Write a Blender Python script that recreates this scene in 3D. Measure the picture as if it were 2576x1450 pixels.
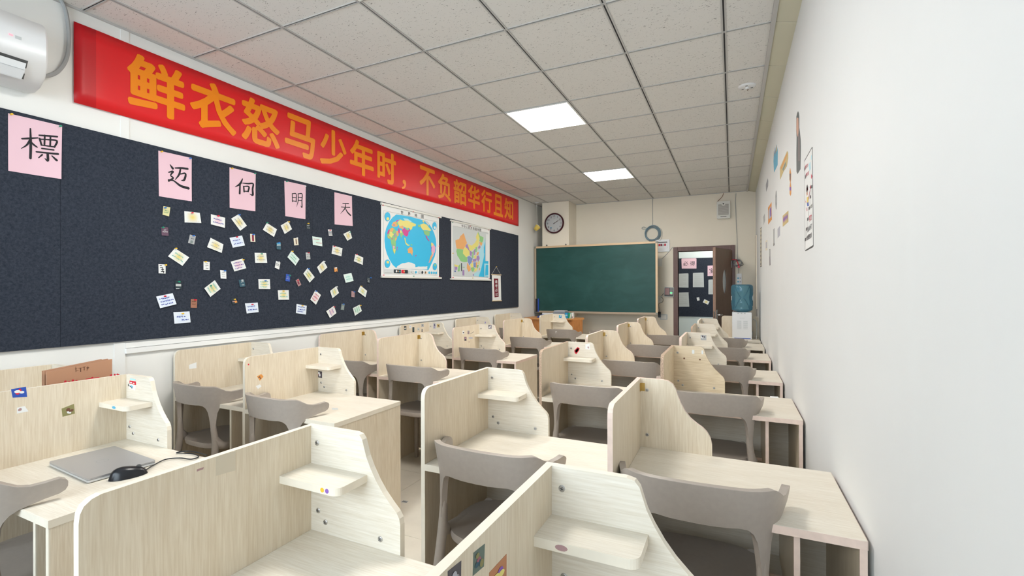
import bpy, bmesh, math, random
from mathutils import Vector, Matrix
import numpy as np

for o in list(bpy.data.objects): bpy.data.objects.remove(o)
S = bpy.context.scene
COL = S.collection
rnd = random.Random(7)

# ---------------------------------------------------------------- camera
FPX, YAW, PITCH, ROLL = 1183.22, .4378, .0020, -.0033
CAM = Vector((3.639, -1.972, 1.444))
cd = bpy.data.cameras.new('camera'); cam = bpy.data.objects.new('camera', cd); COL.objects.link(cam)
cd.sensor_width = 36; cd.lens = 36 * FPX / 2576; cd.clip_start = .02; cd.clip_end = 60
cam.matrix_world = (Matrix.Translation(CAM) @ Matrix.Rotation(YAW, 4, 'Z') @ Matrix.Rotation(math.pi / 2 + PITCH, 4, 'X')
                    @ Matrix.Rotation(ROLL, 4, 'Z'))
S.camera = cam

# ---------------------------------------------------------------- world, daylight, exposure
W = bpy.data.worlds.new('world'); S.world = W; W.use_nodes = True
W.node_tree.nodes['Background'].inputs[0].default_value = (.80, .90, 1.0, 1)
W.node_tree.nodes['Background'].inputs[1].default_value = 1.0
S.view_settings.view_transform = 'Standard'; S.view_settings.look = 'None'
S.view_settings.exposure = -.10; S.view_settings.gamma = 1.0; S.view_settings.use_curve_mapping = False
al = bpy.data.lights.new('daylight', 'AREA'); al.shape = 'RECTANGLE'; al.size = 3.0; al.size_y = 1.75
al.energy = 165; al.color = (.78, .895, 1.0)
alo = bpy.data.objects.new('daylight', al); COL.objects.link(alo)
alo.location = (2.15, -3.62, 1.95); alo.rotation_euler = (math.radians(90), 0, 0)   # daylight outside the rear window, shining in
LAMP = 43.0

# room
XL, XR, YB, YR, CEIL = .324, 3.985, 6.53, -3.45, 3.018
BOARD = .016            # felt board thickness

def ray(u, v):
    a = (u - 1288) / FPX; b = (v - 725) / FPX
    c, s = math.cos(ROLL), math.sin(ROLL); a, b = c * a + s * b, -s * a + c * b
    c, s = math.cos(PITCH), math.sin(PITCH); yr = c + s * b; z = s - c * b
    c, s = math.cos(YAW), math.sin(YAW)
    return Vector((c * a - s * yr, s * a + c * yr, z))
def at(u, v, x=None, y=None, z=None):
    d = ray(u, v)
    t = (x - CAM.x) / d.x if x is not None else (y - CAM.y) / d.y if y is not None else (z - CAM.z) / d.z
    return CAM + d * t

# ---------------------------------------------------------------- materials
MATS = {}
def nt(name):
    m = bpy.data.materials.new(name); m.use_nodes = True; MATS[name] = m
    t = m.node_tree; return m, t, t.nodes, t.links, t.nodes['Principled BSDF']
def plain(name, col, rough=.5, metal=0, spec=.4, noise=0, nscale=30, bump=0, coat=0):
    m, t, N, L, b = nt(name)
    b.inputs['Roughness'].default_value = rough; b.inputs['Metallic'].default_value = metal
    b.inputs['Specular IOR Level'].default_value = spec; b.inputs['Coat Weight'].default_value = coat
    b.inputs['Base Color'].default_value = (*col, 1)
    if noise or bump:
        tc = N.new('ShaderNodeTexCoord'); n = N.new('ShaderNodeTexNoise'); n.inputs['Scale'].default_value = nscale
        n.inputs['Detail'].default_value = 5; L.new(tc.outputs['Object'], n.inputs['Vector'])
        if noise:
            r = N.new('ShaderNodeValToRGB'); r.color_ramp.elements[0].position = .3; r.color_ramp.elements[1].position = .7
            r.color_ramp.elements[0].color = (*[c * (1 - noise) for c in col], 1)
            r.color_ramp.elements[1].color = (*[min(1, c * (1 + noise)) for c in col], 1)
            L.new(n.outputs['Fac'], r.inputs['Fac']); L.new(r.outputs['Color'], b.inputs['Base Color'])
        if bump:
            bp = N.new('ShaderNodeBump'); bp.inputs['Strength'].default_value = bump; bp.inputs['Distance'].default_value = .002
            L.new(n.outputs['Fac'], bp.inputs['Height']); L.new(bp.outputs['Normal'], b.inputs['Normal'])
    return m
def wood(name, c0, c1, axis, fine=1.0, rough=.42, contrast=(.36, .66)):
    m, t, N, L, b = nt(name)
    tc = N.new('ShaderNodeTexCoord'); mp = N.new('ShaderNodeMapping'); L.new(tc.outputs['Object'], mp.inputs['Vector'])
    sc = [150 * fine] * 3; sc[axis] = 7; mp.inputs['Scale'].default_value = sc
    n1 = N.new('ShaderNodeTexNoise'); n1.inputs['Scale'].default_value = 1.6; n1.inputs['Detail'].default_value = 6
    n1.inputs['Distortion'].default_value = .35; L.new(mp.outputs['Vector'], n1.inputs['Vector'])
    mp2 = N.new('ShaderNodeMapping'); L.new(tc.outputs['Object'], mp2.inputs['Vector'])
    s2 = [16] * 3; s2[axis] = 1.2; mp2.inputs['Scale'].default_value = s2
    n2 = N.new('ShaderNodeTexNoise'); n2.inputs['Scale'].default_value = 1; n2.inputs['Detail'].default_value = 2
    L.new(mp2.outputs['Vector'], n2.inputs['Vector'])
    mx = N.new('ShaderNodeMath'); mx.operation = 'MULTIPLY_ADD'; mx.inputs[1].default_value = .3
    L.new(n2.outputs['Fac'], mx.inputs[0])
    m2 = N.new('ShaderNodeMath'); m2.operation = 'MULTIPLY'; m2.inputs[1].default_value = .7; L.new(n1.outputs['Fac'], m2.inputs[0])
    L.new(m2.outputs[0], mx.inputs[2])
    r = N.new('ShaderNodeValToRGB'); r.color_ramp.elements[0].position, r.color_ramp.elements[1].position = contrast
    r.color_ramp.elements[0].color = (*c0, 1); r.color_ramp.elements[1].color = (*c1, 1)
    L.new(mx.outputs[0], r.inputs['Fac']); L.new(r.outputs['Color'], b.inputs['Base Color'])
    b.inputs['Roughness'].default_value = rough; b.inputs['Specular IOR Level'].default_value = .4
    bp = N.new('ShaderNodeBump'); bp.inputs['Strength'].default_value = .12; bp.inputs['Distance'].default_value = .001
    L.new(n1.outputs['Fac'], bp.inputs['Height']); L.new(bp.outputs['Normal'], b.inputs['Normal'])
    return m
W0, W1 = (.66, .555, .41), (.785, .695, .555)
wood('oak_upright', W0, W1, 2); wood('oak_across', (.67, .60, .49), (.79, .735, .64), 0)
wood('oak_depth', W0, W1, 1)
plain('edge_cream', (.80, .73, .61), .5, noise=.04, nscale=20)
plain('edge_pink', (.80, .63, .54), .5, noise=.05, nscale=40)
m = plain('particleboard', (.50, .36, .26), .8, noise=.45, nscale=220)
wood('oak_worn', (.62, .49, .32), (.80, .68, .50), 0, .8)
wood('orange_wood', (.52, .20, .055), (.68, .30, .10), 2, .35); wood('orange_top', (.62, .28, .09), (.74, .37, .14), 0, .4)
wood('brown_door', (.155, .095, .068), (.20, .125, .092), 2, .5, .45)
wood('door_frame', (.15, .085, .075), (.185, .11, .10), 2, .4, .45)
plain('door_edge', (.30, .19, .14), .5, noise=.1)
plain('taupe_plastic', (.385, .336, .294), .38, spec=.45, noise=.03, nscale=60, bump=.03)
plain('wall_white', (.85, .845, .815), .7, noise=.012, nscale=3, bump=.02)
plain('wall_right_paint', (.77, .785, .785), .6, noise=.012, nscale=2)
plain('wall_cream', (.83, .765, .645), .7, noise=.015, nscale=3)
plain('wall_hall', (.72, .80, .80), .7)
plain('trim_white', (.86, .86, .84), .4)
plain('floor_tile', (.66, .61, .52), .22, noise=.05, nscale=6, spec=.5); plain('grout', (.22, .20, .17), .9)
plain('bar_face', (.50, .49, .475), .5); plain('bar_slot', (.03, .03, .032), .7)
plain('ceiling_void', (.05, .05, .05), .9); plain('ceiling_edge', (.62, .60, .47), .6)
def tile_mat():
    m, t, N, L, b = nt('mineral_tile'); b.inputs['Roughness'].default_value = .85
    tc = N.new('ShaderNodeTexCoord'); geo = N.new('ShaderNodeNewGeometry')
    mp = N.new('ShaderNodeMapping'); mp.inputs['Scale'].default_value = (1, 2.1, 1); mp.inputs['Rotation'].default_value = (0, 0, .5)
    L.new(geo.outputs['Position'], mp.inputs['Vector'])
    n = N.new('ShaderNodeTexNoise'); n.inputs['Scale'].default_value = 62; n.inputs['Detail'].default_value = 2
    n.inputs['Distortion'].default_value = 1.2; L.new(mp.outputs['Vector'], n.inputs['Vector'])
    r = N.new('ShaderNodeValToRGB'); r.color_ramp.elements[0].position = .315; r.color_ramp.elements[1].position = .345
    r.color_ramp.elements[0].color = (.25, .245, .235, 1); r.color_ramp.elements[1].color = (.72, .705, .68, 1)
    L.new(n.outputs['Fac'], r.inputs['Fac']); L.new(r.outputs['Color'], b.inputs['Base Color'])
tile_mat()
def felt():
    m, t, N, L, b = nt('felt'); b.inputs['Roughness'].default_value = .95; b.inputs['Specular IOR Level'].default_value = .1
    b.inputs['Sheen Weight'].default_value = .05
    tc = N.new('ShaderNodeTexCoord'); n = N.new('ShaderNodeTexNoise'); n.inputs['Scale'].default_value = 75
    n.inputs['Detail'].default_value = 10; n.inputs['Roughness'].default_value = .78; n.inputs['Distortion'].default_value = .5
    L.new(tc.outputs['Object'], n.inputs['Vector'])
    r = N.new('ShaderNodeValToRGB'); r.color_ramp.elements[0].position = .30; r.color_ramp.elements[1].position = .74
    r.color_ramp.elements[0].color = (.016, .020, .030, 1); r.color_ramp.elements[1].color = (.056, .066, .090, 1)
    L.new(n.outputs['Fac'], r.inputs['Fac']); L.new(r.outputs['Color'], b.inputs['Base Color'])
    bp = N.new('ShaderNodeBump'); bp.inputs['Strength'].default_value = .3; bp.inputs['Distance'].default_value = .003
    L.new(n.outputs['Fac'], bp.inputs['Height']); L.new(bp.outputs['Normal'], b.inputs['Normal'])
felt()
def chalk():
    m, t, N, L, b = nt('chalkboard'); b.inputs['Roughness'].default_value = .42; b.inputs['Specular IOR Level'].default_value = .35
    tc = N.new('ShaderNodeTexCoord'); mp = N.new('ShaderNodeMapping'); mp.inputs['Scale'].default_value = (1.2, 1, 2.4)
    L.new(tc.outputs['Object'], mp.inputs['Vector'])
    n = N.new('ShaderNodeTexNoise'); n.inputs['Scale'].default_value = 2.2; n.inputs['Detail'].default_value = 7; n.inputs['Distortion'].default_value = .8
    L.new(mp.outputs['Vector'], n.inputs['Vector'])
    r = N.new('ShaderNodeValToRGB'); r.color_ramp.elements[0].position = .40; r.color_ramp.elements[1].position = .85
    r.color_ramp.elements[0].color = (.011, .064, .057, 1); r.color_ramp.elements[1].color = (.024, .095, .086, 1)
    L.new(n.outputs['Fac'], r.inputs['Fac']); L.new(r.outputs['Color'], b.inputs['Base Color'])
chalk()
def glow(name, base, tint, rad=.045):
    """white card printed with a soft round watercolour tint in its middle"""
    m, t, N, L, b = nt(name); b.inputs['Roughness'].default_value = .7
    tc = N.new('ShaderNodeTexCoord'); ln = N.new('ShaderNodeVectorMath'); ln.operation = 'LENGTH'
    L.new(tc.outputs['Object'], ln.inputs[0])
    mr = N.new('ShaderNodeMapRange'); mr.interpolation_type = 'SMOOTHSTEP'
    mr.inputs['From Min'].default_value = 0; mr.inputs['From Max'].default_value = rad
    L.new(ln.outputs['Value'], mr.inputs['Value'])
    r = N.new('ShaderNodeValToRGB'); r.color_ramp.elements[0].color = (*tint, 1); r.color_ramp.elements[1].color = (*base, 1)
    L.new(mr.outputs['Result'], r.inputs['Fac']); L.new(r.outputs['Color'], b.inputs['Base Color'])
PW = (.80, .82, .80)
glow('card_yellow', PW, (.78, .64, .20)); glow('card_pink', PW, (.78, .55, .60)); glow('card_blue', (.76, .82, .90), (.66, .76, .92))
glow('card_green', (.78, .84, .80), (.58, .80, .68)); glow('card_mint', (.72, .84, .80), (.60, .82, .72))
def tinted(name, col, body, k):
    clear(name, col, rough=.03); t = MATS[name].node_tree; N, L = t.nodes, t.links; df = N.new('ShaderNodeBsdfDiffuse'); df.inputs[0].default_value = (*body, 1)
    mx = N.new('ShaderNodeMixShader'); mx.inputs[0].default_value = k; out = N['Material Output']; src = out.inputs[0].links[0].from_socket
    L.new(src, mx.inputs[1]); L.new(df.outputs[0], mx.inputs[2]); L.new(mx.outputs[0], out.inputs[0])
def emit(name, col, st):
    m, t, N, L, b = nt(name); b.inputs['Base Color'].default_value = (*col, 1)
    b.inputs['Emission Color'].default_value = (*col, 1); b.inputs['Emission Strength'].default_value = st
emit('lamp_diffuser', (1.0, .97, .915), LAMP); emit('led_red', (1, .25, .3), 1.2); emit('sensor_green', (.1, .9, .3), .8)
def clear(name, col, alpha=.85, rough=.05):
    m, t, N, L, b = nt(name); tr = N.new('ShaderNodeBsdfTransparent'); tr.inputs[0].default_value = (*col, 1)
    gl = N.new('ShaderNodeBsdfGlossy'); gl.inputs['Roughness'].default_value = rough
    mx = N.new('ShaderNodeMixShader'); fr = N.new('ShaderNodeFresnel'); fr.inputs[0].default_value = 1.45
    L.new(fr.outputs[0], mx.inputs[0]); L.new(tr.outputs[0], mx.inputs[1]); L.new(gl.outputs[0], mx.inputs[2])
    L.new(mx.outputs[0], N['Material Output'].inputs[0])
clear('window_glass', (.97, .98, .98)); tinted('bottle_blue', (.55, .78, .86), (.14, .36, .48), .28); clear('clear_plastic', (.8, .8, .8))
for n, c, r in [('banner_red', (.74, .012, .016), .38), ('banner_red_dark', (.58, .006, .012), .4), ('banner_orange', (.90, .255, .004), .35), ('pink_paper', (.80, .545, .62), .75),
                ('ink', (.018, .018, .022), .8), ('ink_blue', (.06, .09, .42), .8), ('ink_teal', (.25, .62, .55), .8), ('ink_red', (.62, .10, .14), .8),
                ('ink_green', (.12, .38, .22), .8), ('ink_purple', (.25, .12, .45), .8), ('ink_grey', (.45, .45, .43), .8), ('white_paper', (.82, .83, .82), .7),
                ('grey_paper', (.55, .58, .58), .7), ('cream_paper', (.78, .72, .58), .7), ('yellow_card', (.68, .64, .34), .7), ('purple_card', (.13, .07, .11), .6),
                ('grey_card', (.42, .43, .44), .6), ('stripe_red', (.24, .02, .05), .6), ('dark_card', (.02, .035, .045), .6), ('teal_card', (.035, .10, .14), .6),
                ('rust_card', (.36, .16, .10), .6), ('orange_print', (.72, .30, .07), .6), ('brown_print', (.16, .07, .04), .6), ('royal_blue', (.03, .09, .44), .5),
                ('rose_card', (.42, .26, .26), .6), ('sage_card', (.20, .25, .24), .6), ('pin_red', (.70, .02, .05), .3), ('pin_blue', (.02, .16, .55), .3),
                ('pin_green', (.02, .28, .16), .3), ('pin_yellow', (.82, .50, .04), .3), ('pin_white', (.80, .80, .78), .3),
                ('white_plastic', (.78, .79, .80), .3), ('ivory_plastic', (.74, .73, .68), .35), ('grey_plastic', (.40, .41, .42), .45), ('black_plastic', (.012, .013, .016), .28),
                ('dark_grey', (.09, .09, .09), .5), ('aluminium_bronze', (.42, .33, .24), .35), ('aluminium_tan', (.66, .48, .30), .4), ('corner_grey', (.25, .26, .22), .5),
                ('clock_rim', (.05, .006, .012), .25), ('cable_grey', (.36, .37, .37), .5), ('cable_blue', (.20, .29, .34), .5), ('cable_dark', (.10, .10, .10), .5),
                ('mesh_grille', (.36, .34, .31), .6), ('kraft', (.48, .255, .15), .75), ('stamp_red', (.62, .02, .04), .6),
                ('map_ocean', (.045, .50, .80), .45), ('map_ocean_light', (.42, .72, .82), .45), ('map_paper', (.78, .80, .80), .45), ('map_yellow', (.80, .72, .22), .45),
                ('map_orange', (.82, .42, .16), .45), ('map_magenta', (.66, .07, .30), .45), ('map_green', (.28, .58, .24), .45), ('map_pink', (.80, .42, .60), .45),
                ('map_purple', (.38, .25, .50), .45), ('map_blue', (.22, .30, .56), .45), ('map_grey', (.62, .66, .66), .45), ('sky_blue_print', (.10, .42, .62), .5),
                ('deep_red', (.17, .006, .018), .6), ('light_bamboo', (.72, .54, .34), .5), ('string', (.75, .72, .66), .8), ('suit_grey', (.10, .11, .11), .6),
                ('skin_print', (.62, .36, .26), .6), ('gold_print', (.60, .46, .20), .6), ('steel_print', (.32, .33, .36), .6), ('lilac_print', (.47, .47, .53), .6),
                ('cup_yellow', (.78, .58, .12), .5), ('box_blue', (.02, .32, .62), .45), ('box_green', (.03, .38, .20), .45), ('cloth_blue', (.02, .06, .35), .8),
                ('grey_box', (.24, .27, .31), .6), ('tape_film', (.66, .585, .46), .25), ('olive_print', (.26, .24, .10), .6), ('photo_dark', (.07, .06, .075), .35),
                ('photo_green', (.10, .15, .13), .35), ('photo_orange', (.48, .19, .08), .35), ('photo_mid', (.30, .27, .30), .4), ('photo_rose', (.35, .10, .14), .35)]:
    plain(n, c, r)
plain('pane_reflection', (.55, .60, .64), .15, spec=.6); plain('silver', (.46, .46, .48), .33, metal=.55); plain('steel', (.55, .55, .55), .3, metal=.9); plain('brass', (.55, .38, .12), .35, metal=.8)  # oval door pane: its pale reflection is put into the base colour
plain('laptop_side', (.68, .70, .72), .3, metal=.4)
def M(n): return MATS[n]

# ---------------------------------------------------------------- mesh helpers
class MB:
    def __init__(self): self.v = []; self.f = []; self.mi = []
    def add(self, vs, fs, mi=0):
        o = len(self.v); self.v += [tuple(p) for p in vs]
        for f in fs: self.f.append(tuple(i + o for i in f)); self.mi.append(mi)
        return self
    def box(self, x0, x1, y0, y1, z0, z1, mi=0):
        return self.add([(x0, y0, z0), (x1, y0, z0), (x1, y1, z0), (x0, y1, z0), (x0, y0, z1), (x1, y0, z1), (x1, y1, z1), (x0, y1, z1)],
                        [(0, 3, 2, 1), (4, 5, 6, 7), (0, 1, 5, 4), (1, 2, 6, 5), (2, 3, 7, 6), (3, 0, 4, 7)], mi)
    def prism(self, pts, fn, d0, d1, mi=0, side=None):
        """2-D outline pts lifted by fn(u, v, d) between depths d0 (back) and d1 (front)"""
        n = len(pts); a = sum(pts[i][0] * pts[(i + 1) % n][1] - pts[(i + 1) % n][0] * pts[i][1] for i in range(n))
        if a < 0: pts = pts[::-1]
        vs = [fn(u, v, d1) for u, v in pts] + [fn(u, v, d0) for u, v in pts]
        self.add(vs, [tuple(range(n)), tuple(range(2 * n - 1, n - 1, -1))], mi)
        self.add(vs, [(i, i + n, (i + 1) % n + n, (i + 1) % n) for i in range(n)], mi if side is None else side)
        return self
    def flat(self, pts, fn, d, mi=0):
        n = len(pts); a = sum(pts[i][0] * pts[(i + 1) % n][1] - pts[(i + 1) % n][0] * pts[i][1] for i in range(n))
        if a < 0: pts = pts[::-1]
        return self.add([fn(u, v, d) for u, v in pts], [tuple(range(n))], mi)
    def lathe(self, prof, c=(0, 0, 0), axis='z', n=32, mi=0, cap=True):
        vs = []
        for r, h in prof:
            for k in range(n):
                a = 2 * math.pi * k / n; p = (r * math.cos(a), r * math.sin(a), h)
                p = p if axis == 'z' else (p[0], -p[2], p[1]) if axis == 'y' else (p[2], p[0], p[1])
                vs.append((p[0] + c[0], p[1] + c[1], p[2] + c[2]))
        fs = [(i * n + k, i * n + (k + 1) % n, (i + 1) * n + (k + 1) % n, (i + 1) * n + k) for i in range(len(prof) - 1) for k in range(n)]
        if cap and prof[0][0] > 1e-6: fs.append(tuple(range(n - 1, -1, -1)))
        if cap and prof[-1][0] > 1e-6: fs.append(tuple(range((len(prof) - 1) * n, len(prof) * n)))
        return self.add(vs, fs, mi)
    def tube(self, path, r, n=8, mi=0, closed=False, rb=None, up=Vector((0, 0, 1))):
        """r: radius or list; rb: second (binormal) radius or list for elliptical sections"""
        P = [Vector(p) for p in path]; m = len(P)
        R = r if isinstance(r, (list, tuple)) else [r] * m
        B = R if rb is None else (rb if isinstance(rb, (list, tuple)) else [rb] * m)
        vs = []; prev = None
        for i in range(m):
            t = (P[(i + 1) % m] - P[i - 1]) if closed else (P[min(i + 1, m - 1)] - P[max(i - 1, 0)])
            t.normalize()
            if prev is None:
                a = t.cross(up)
                if a.length < .05: a = t.cross(Vector((1, 0, 0)))
                a.normalize()
            else:
                a = prev - t * prev.dot(t); a.normalize()
            b = t.cross(a); prev = a
            for k in range(n):
                q = 2 * math.pi * k / n; vs.append(P[i] + a * (R[i] * math.cos(q)) + b * (B[i] * math.sin(q)))
        mm = m if closed else m - 1
        fs = [(i * n + k, i * n + (k + 1) % n, ((i + 1) % m) * n + (k + 1) % n, ((i + 1) % m) * n + k) for i in range(mm) for k in range(n)]
        if not closed: fs += [tuple(range(n - 1, -1, -1)), tuple(range((m - 1) * n, m * n))]
        return self.add(vs, fs, mi)
    def build(self, name, mats, parent=None, loc=None, smooth=False, bevel=0):
        me = bpy.data.meshes.new(name)
        off = Vector(loc) if loc is not None else Vector((0, 0, 0))
        if loc is not None and parent is None: vs = [Vector(p) - off for p in self.v]
        else: vs = self.v
        me.from_pydata([tuple(p) for p in vs], [], self.f)
        for mt in ([mats] if isinstance(mats, str) else mats): me.materials.append(M(mt))
        me.polygons.foreach_set('material_index', self.mi)
        bm = bmesh.new(); bm.from_mesh(me); bmesh.ops.recalc_face_normals(bm, faces=bm.faces) if smooth else None
        bm.to_mesh(me); bm.free()
        if smooth:
            me.polygons.foreach_set('use_smooth', [True] * len(me.polygons))
            try: me.set_sharp_from_angle(angle=math.radians(38))
            except Exception: pass
        o = bpy.data.objects.new(name, me); COL.objects.link(o)
        if loc is not None and parent is None: o.location = off
        if parent is not None: o.parent = parent
        if bevel:
            b = o.modifiers.new('bevel', 'BEVEL'); b.width = bevel; b.segments = 2; b.limit_method = 'ANGLE'
        return o
def tag(o, label, cat, group=None, kind=None):
    o['label'] = label
    if cat: o['category'] = cat
    if group: o['group'] = group
    if kind: o['kind'] = kind
    return o
def thing(name, loc, label, cat, group=None, rz=0):
    o = bpy.data.objects.new(name, None); COL.objects.link(o); o.location = loc; o.rotation_euler = (0, 0, rz); o.empty_display_size = .1
    return tag(o, label, cat, group)
def struct(name, mb, mat, label, cat, parent=None, **k):
    o = mb.build(name, mat, parent, **k)
    if parent is None: tag(o, label, cat, kind='structure')
    return o
def rrect(x0, x1, y0, y1, r, n=5):
    pts = []
    for cx, cy, a0 in ((x1 - r, y1 - r, 0), (x0 + r, y1 - r, 90), (x0 + r, y0 + r, 180), (x1 - r, y0 + r, 270)):
        for k in range(n + 1):
            a = math.radians(a0 + 90 * k / n); pts.append((cx + r * math.cos(a), cy + r * math.sin(a)))
    return pts
def circ(cx, cy, rx, ry=None, n=28):
    ry = rx if ry is None else ry
    return [(cx + rx * math.cos(2 * math.pi * k / n), cy + ry * math.sin(2 * math.pi * k / n)) for k in range(n)]
# frames: u to the viewer's right, v up, d towards the viewer
def fL(x): return lambda u, v, d: (x + d, u, v)
def fR(x): return lambda u, v, d: (x - d, -u, v)
def fB(y): return lambda u, v, d: (u, y - d, v)
def fT(z): return lambda u, v, d: (u, v, z + d)
def uvL(q, x): p = at(*q, x=x); return (p.y, p.z)
def uvR(q, x): p = at(*q, x=x); return (-p.y, p.z)
def uvB(q, y): p = at(*q, y=y); return (p.x, p.z)
def shift(fn, o):
    o = Vector(o); return lambda u, v, d: tuple(Vector(fn(u, v, d)) - o)
def spline(pts, n=6, closed=False):
    P = [Vector(p) for p in pts]; out = []; m = len(P)
    rng = range(m if closed else m - 1)
    for i in rng:
        p0 = P[i - 1] if (i > 0 or closed) else P[0] * 2 - P[1]; p1 = P[i]; p2 = P[(i + 1) % m]
        p3 = P[(i + 2) % m] if (i + 2 < m or closed) else P[-1] * 2 - P[-2]
        for k in range(n):
            t = k / n
            out.append(.5 * ((2 * p1) + (p2 - p0) * t + (2 * p0 - 5 * p1 + 4 * p2 - p3) * t * t + (3 * p1 - p0 - 3 * p2 + p3) * t ** 3))
    if not closed: out.append(P[-1])
    return out
_fc = {}
def glyph(s, bold=0.0):
    """2-D triangles of a string in the built-in font, normalised to its own box (0..1, 0..1) plus its aspect"""
    key = (s, bold)
    if key not in _fc:
        cu = bpy.data.curves.new('t', 'FONT'); cu.body = s; cu.resolution_u = 3; cu.fill_mode = 'FRONT'
        ob = bpy.data.objects.new('t', cu); COL.objects.link(ob)
        dg = bpy.context.evaluated_depsgraph_get(); dg.update()
        me = bpy.data.meshes.new_from_object(ob.evaluated_get(dg))
        v = [(p.co.x, p.co.y) for p in me.vertices]; f = [tuple(p.vertices) for p in me.polygons]
        bpy.data.objects.remove(ob); bpy.data.curves.remove(cu); bpy.data.meshes.remove(me)
        if v:
            x0 = min(p[0] for p in v); x1 = max(p[0] for p in v); y0 = min(p[1] for p in v); y1 = max(p[1] for p in v)
            v = [((p[0] - x0) / max(1e-6, x1 - x0), (p[1] - y0) / max(1e-6, y1 - y0)) for p in v]; asp = (x1 - x0) / max(1e-6, y1 - y0)
        else: asp = 1
        _fc[key] = (v, f, asp)
    return _fc[key]
def text(mb, s, fn, u0, u1, v0, v1, d, bold=0.0, mi=0, keep=False):
    v, f, asp = glyph(s)
    if keep:
        w = (v1 - v0) * asp; c = (u0 + u1) / 2; u0, u1 = c - w / 2, c + w / 2
    e = bold * (v1 - v0)
    for k, (a, b) in enumerate([(0, 0)] if not bold else [(0, 0)] + [(e * math.cos(q * math.pi / 4), e * math.sin(q * math.pi / 4)) for q in range(8)]):
        mb.add([fn(u0 + (u1 - u0) * p[0] + a, v0 + (v1 - v0) * p[1] + b, d + k * 2e-5) for p in v], f, mi)
def brush(mb, strokes, fn, u0, u1, v0, v1, d, mi=0):
    """ink brush strokes given as (x, y, width) points in a unit box"""
    for st in strokes:
        st = [(p[0], p[1], p[2] if len(p) > 2 else .07) for p in st]
        P = spline([(p[0], p[1], p[2]) for p in st], 5)
        L_, R_ = [], []
        for i, p in enumerate(P):
            t = (P[min(i + 1, len(P) - 1)] - P[max(i - 1, 0)]); t.z = 0; t.normalize()
            w = max(.012, p.z) / 2; L_.append((p.x - t.y * w, p.y + t.x * w)); R_.append((p.x + t.y * w, p.y - t.x * w))
        for i in range(len(P) - 1):
            q = [R_[i], R_[i + 1], L_[i + 1], L_[i]]
            mb.flat([(u0 + (u1 - u0) * a, v0 + (v1 - v0) * b) for a, b in q], fn, d, mi)
        for p in (P[0], P[-1]):
            mb.flat([(u0 + (u1 - u0) * a, v0 + (v1 - v0) * b) for a, b in circ(p.x, p.y, max(.012, p.z) / 2, n=8)], fn, d, mi)
def scribble(mb, fn, quad, rows, d, mi=0, seed=0, cols=7, h=.11, inset=.1):
    """small pen strokes in rows that read as handwriting too small to make out; quad = TL,TR,BR,BL in (u,v)"""
    r = random.Random(seed)
    def bil(a, b):
        tl, tr, br, bl = quad
        t = [tl[i] + (tr[i] - tl[i]) * a for i in (0, 1)]; q = [bl[i] + (br[i] - bl[i]) * a for i in (0, 1)]
        return (t[0] + (q[0] - t[0]) * b, t[1] + (q[1] - t[1]) * b)
    for (b, a0, a1) in rows:
        n = max(2, int(cols * (a1 - a0) / .8)); cw = (a1 - a0) / n
        for k in range(n):
            cx = a0 + cw * (k + .5)
            for s in range(4):
                hor = s % 2 == 0; ox = r.uniform(-.25, .25) * cw; oy = r.uniform(-.4, .4) * h
                w, hh = (.36 * cw, .016) if hor else (.012 * 2, h * .42)
                if not hor: w = .055 * cw
                mb.flat([bil(cx + ox - w, b + oy - hh), bil(cx + ox + w, b + oy - hh - r.uniform(-.01, .02)), bil(cx + ox + w, b + oy + hh), bil(cx + ox - w, b + oy + hh)], fn, d, mi)

# ================================================================ the room
T = .12
struct('wall_left', MB().box(XL - T, XL, YR - T, YB + T, -.05, CEIL + .25), 'wall_white', 'long white left wall carrying the felt board and banner', 'wall')
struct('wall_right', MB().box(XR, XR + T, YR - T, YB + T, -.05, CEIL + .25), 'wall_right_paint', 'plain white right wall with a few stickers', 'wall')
DX0, DX1, DZ = 2.80, 3.625, 2.075
w = MB().box(XL, DX0, YB, YB + T, -.05, CEIL + .25).box(DX1, XR, YB, YB + T, -.05, CEIL + .25).box(DX0, DX1, YB, YB + T, DZ, CEIL + .25)
struct('wall_back', w, 'wall_cream', 'cream end wall with the chalkboard and the brown door', 'wall')
struct('wall_pillar', MB().box(.486, .995, 6.085, YB, 0, CEIL), 'wall_cream', 'cream wall pillar behind the clock', 'wall')
WX0, WX1, WZ0, WZ1 = .65, 3.65, 1.05, 2.85
w = MB().box(XL, WX0, YR - T, YR, -.05, CEIL + .25).box(WX1, XR, YR - T, YR, -.05, CEIL + .25).box(WX0, WX1, YR - T, YR, -.05, WZ0).box(WX0, WX1, YR - T, YR, WZ1, CEIL + .25)
struct('wall_rear', w, 'wall_white', 'white rear wall with the daylight window behind the camera', 'wall')
win = thing('window_1', (0, 0, 0), 'wide white framed window in the rear wall', 'window'); win['kind'] = 'structure'
for k in range(4):
    x = WX0 + (WX1 - WX0 - .05) * k / 3
    MB().box(x, x + .05, YR - .09, YR - .03, WZ0, WZ1).build('frame_post', 'trim_white', win)
for z in (WZ0, WZ1 - .05): MB().box(WX0, WX1, YR - .09, YR - .03, z, z + .05).build('frame_rail', 'trim_white', win)
for k in range(3):
    x = WX0 + (WX1 - WX0 - .05) * k / 3 + .05
    MB().box(x, x + (WX1 - WX0 - .05) / 3 - .05, YR - .065, YR - .06, WZ0 + .05, WZ1 - .05).build('pane', 'window_glass', win)

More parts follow.
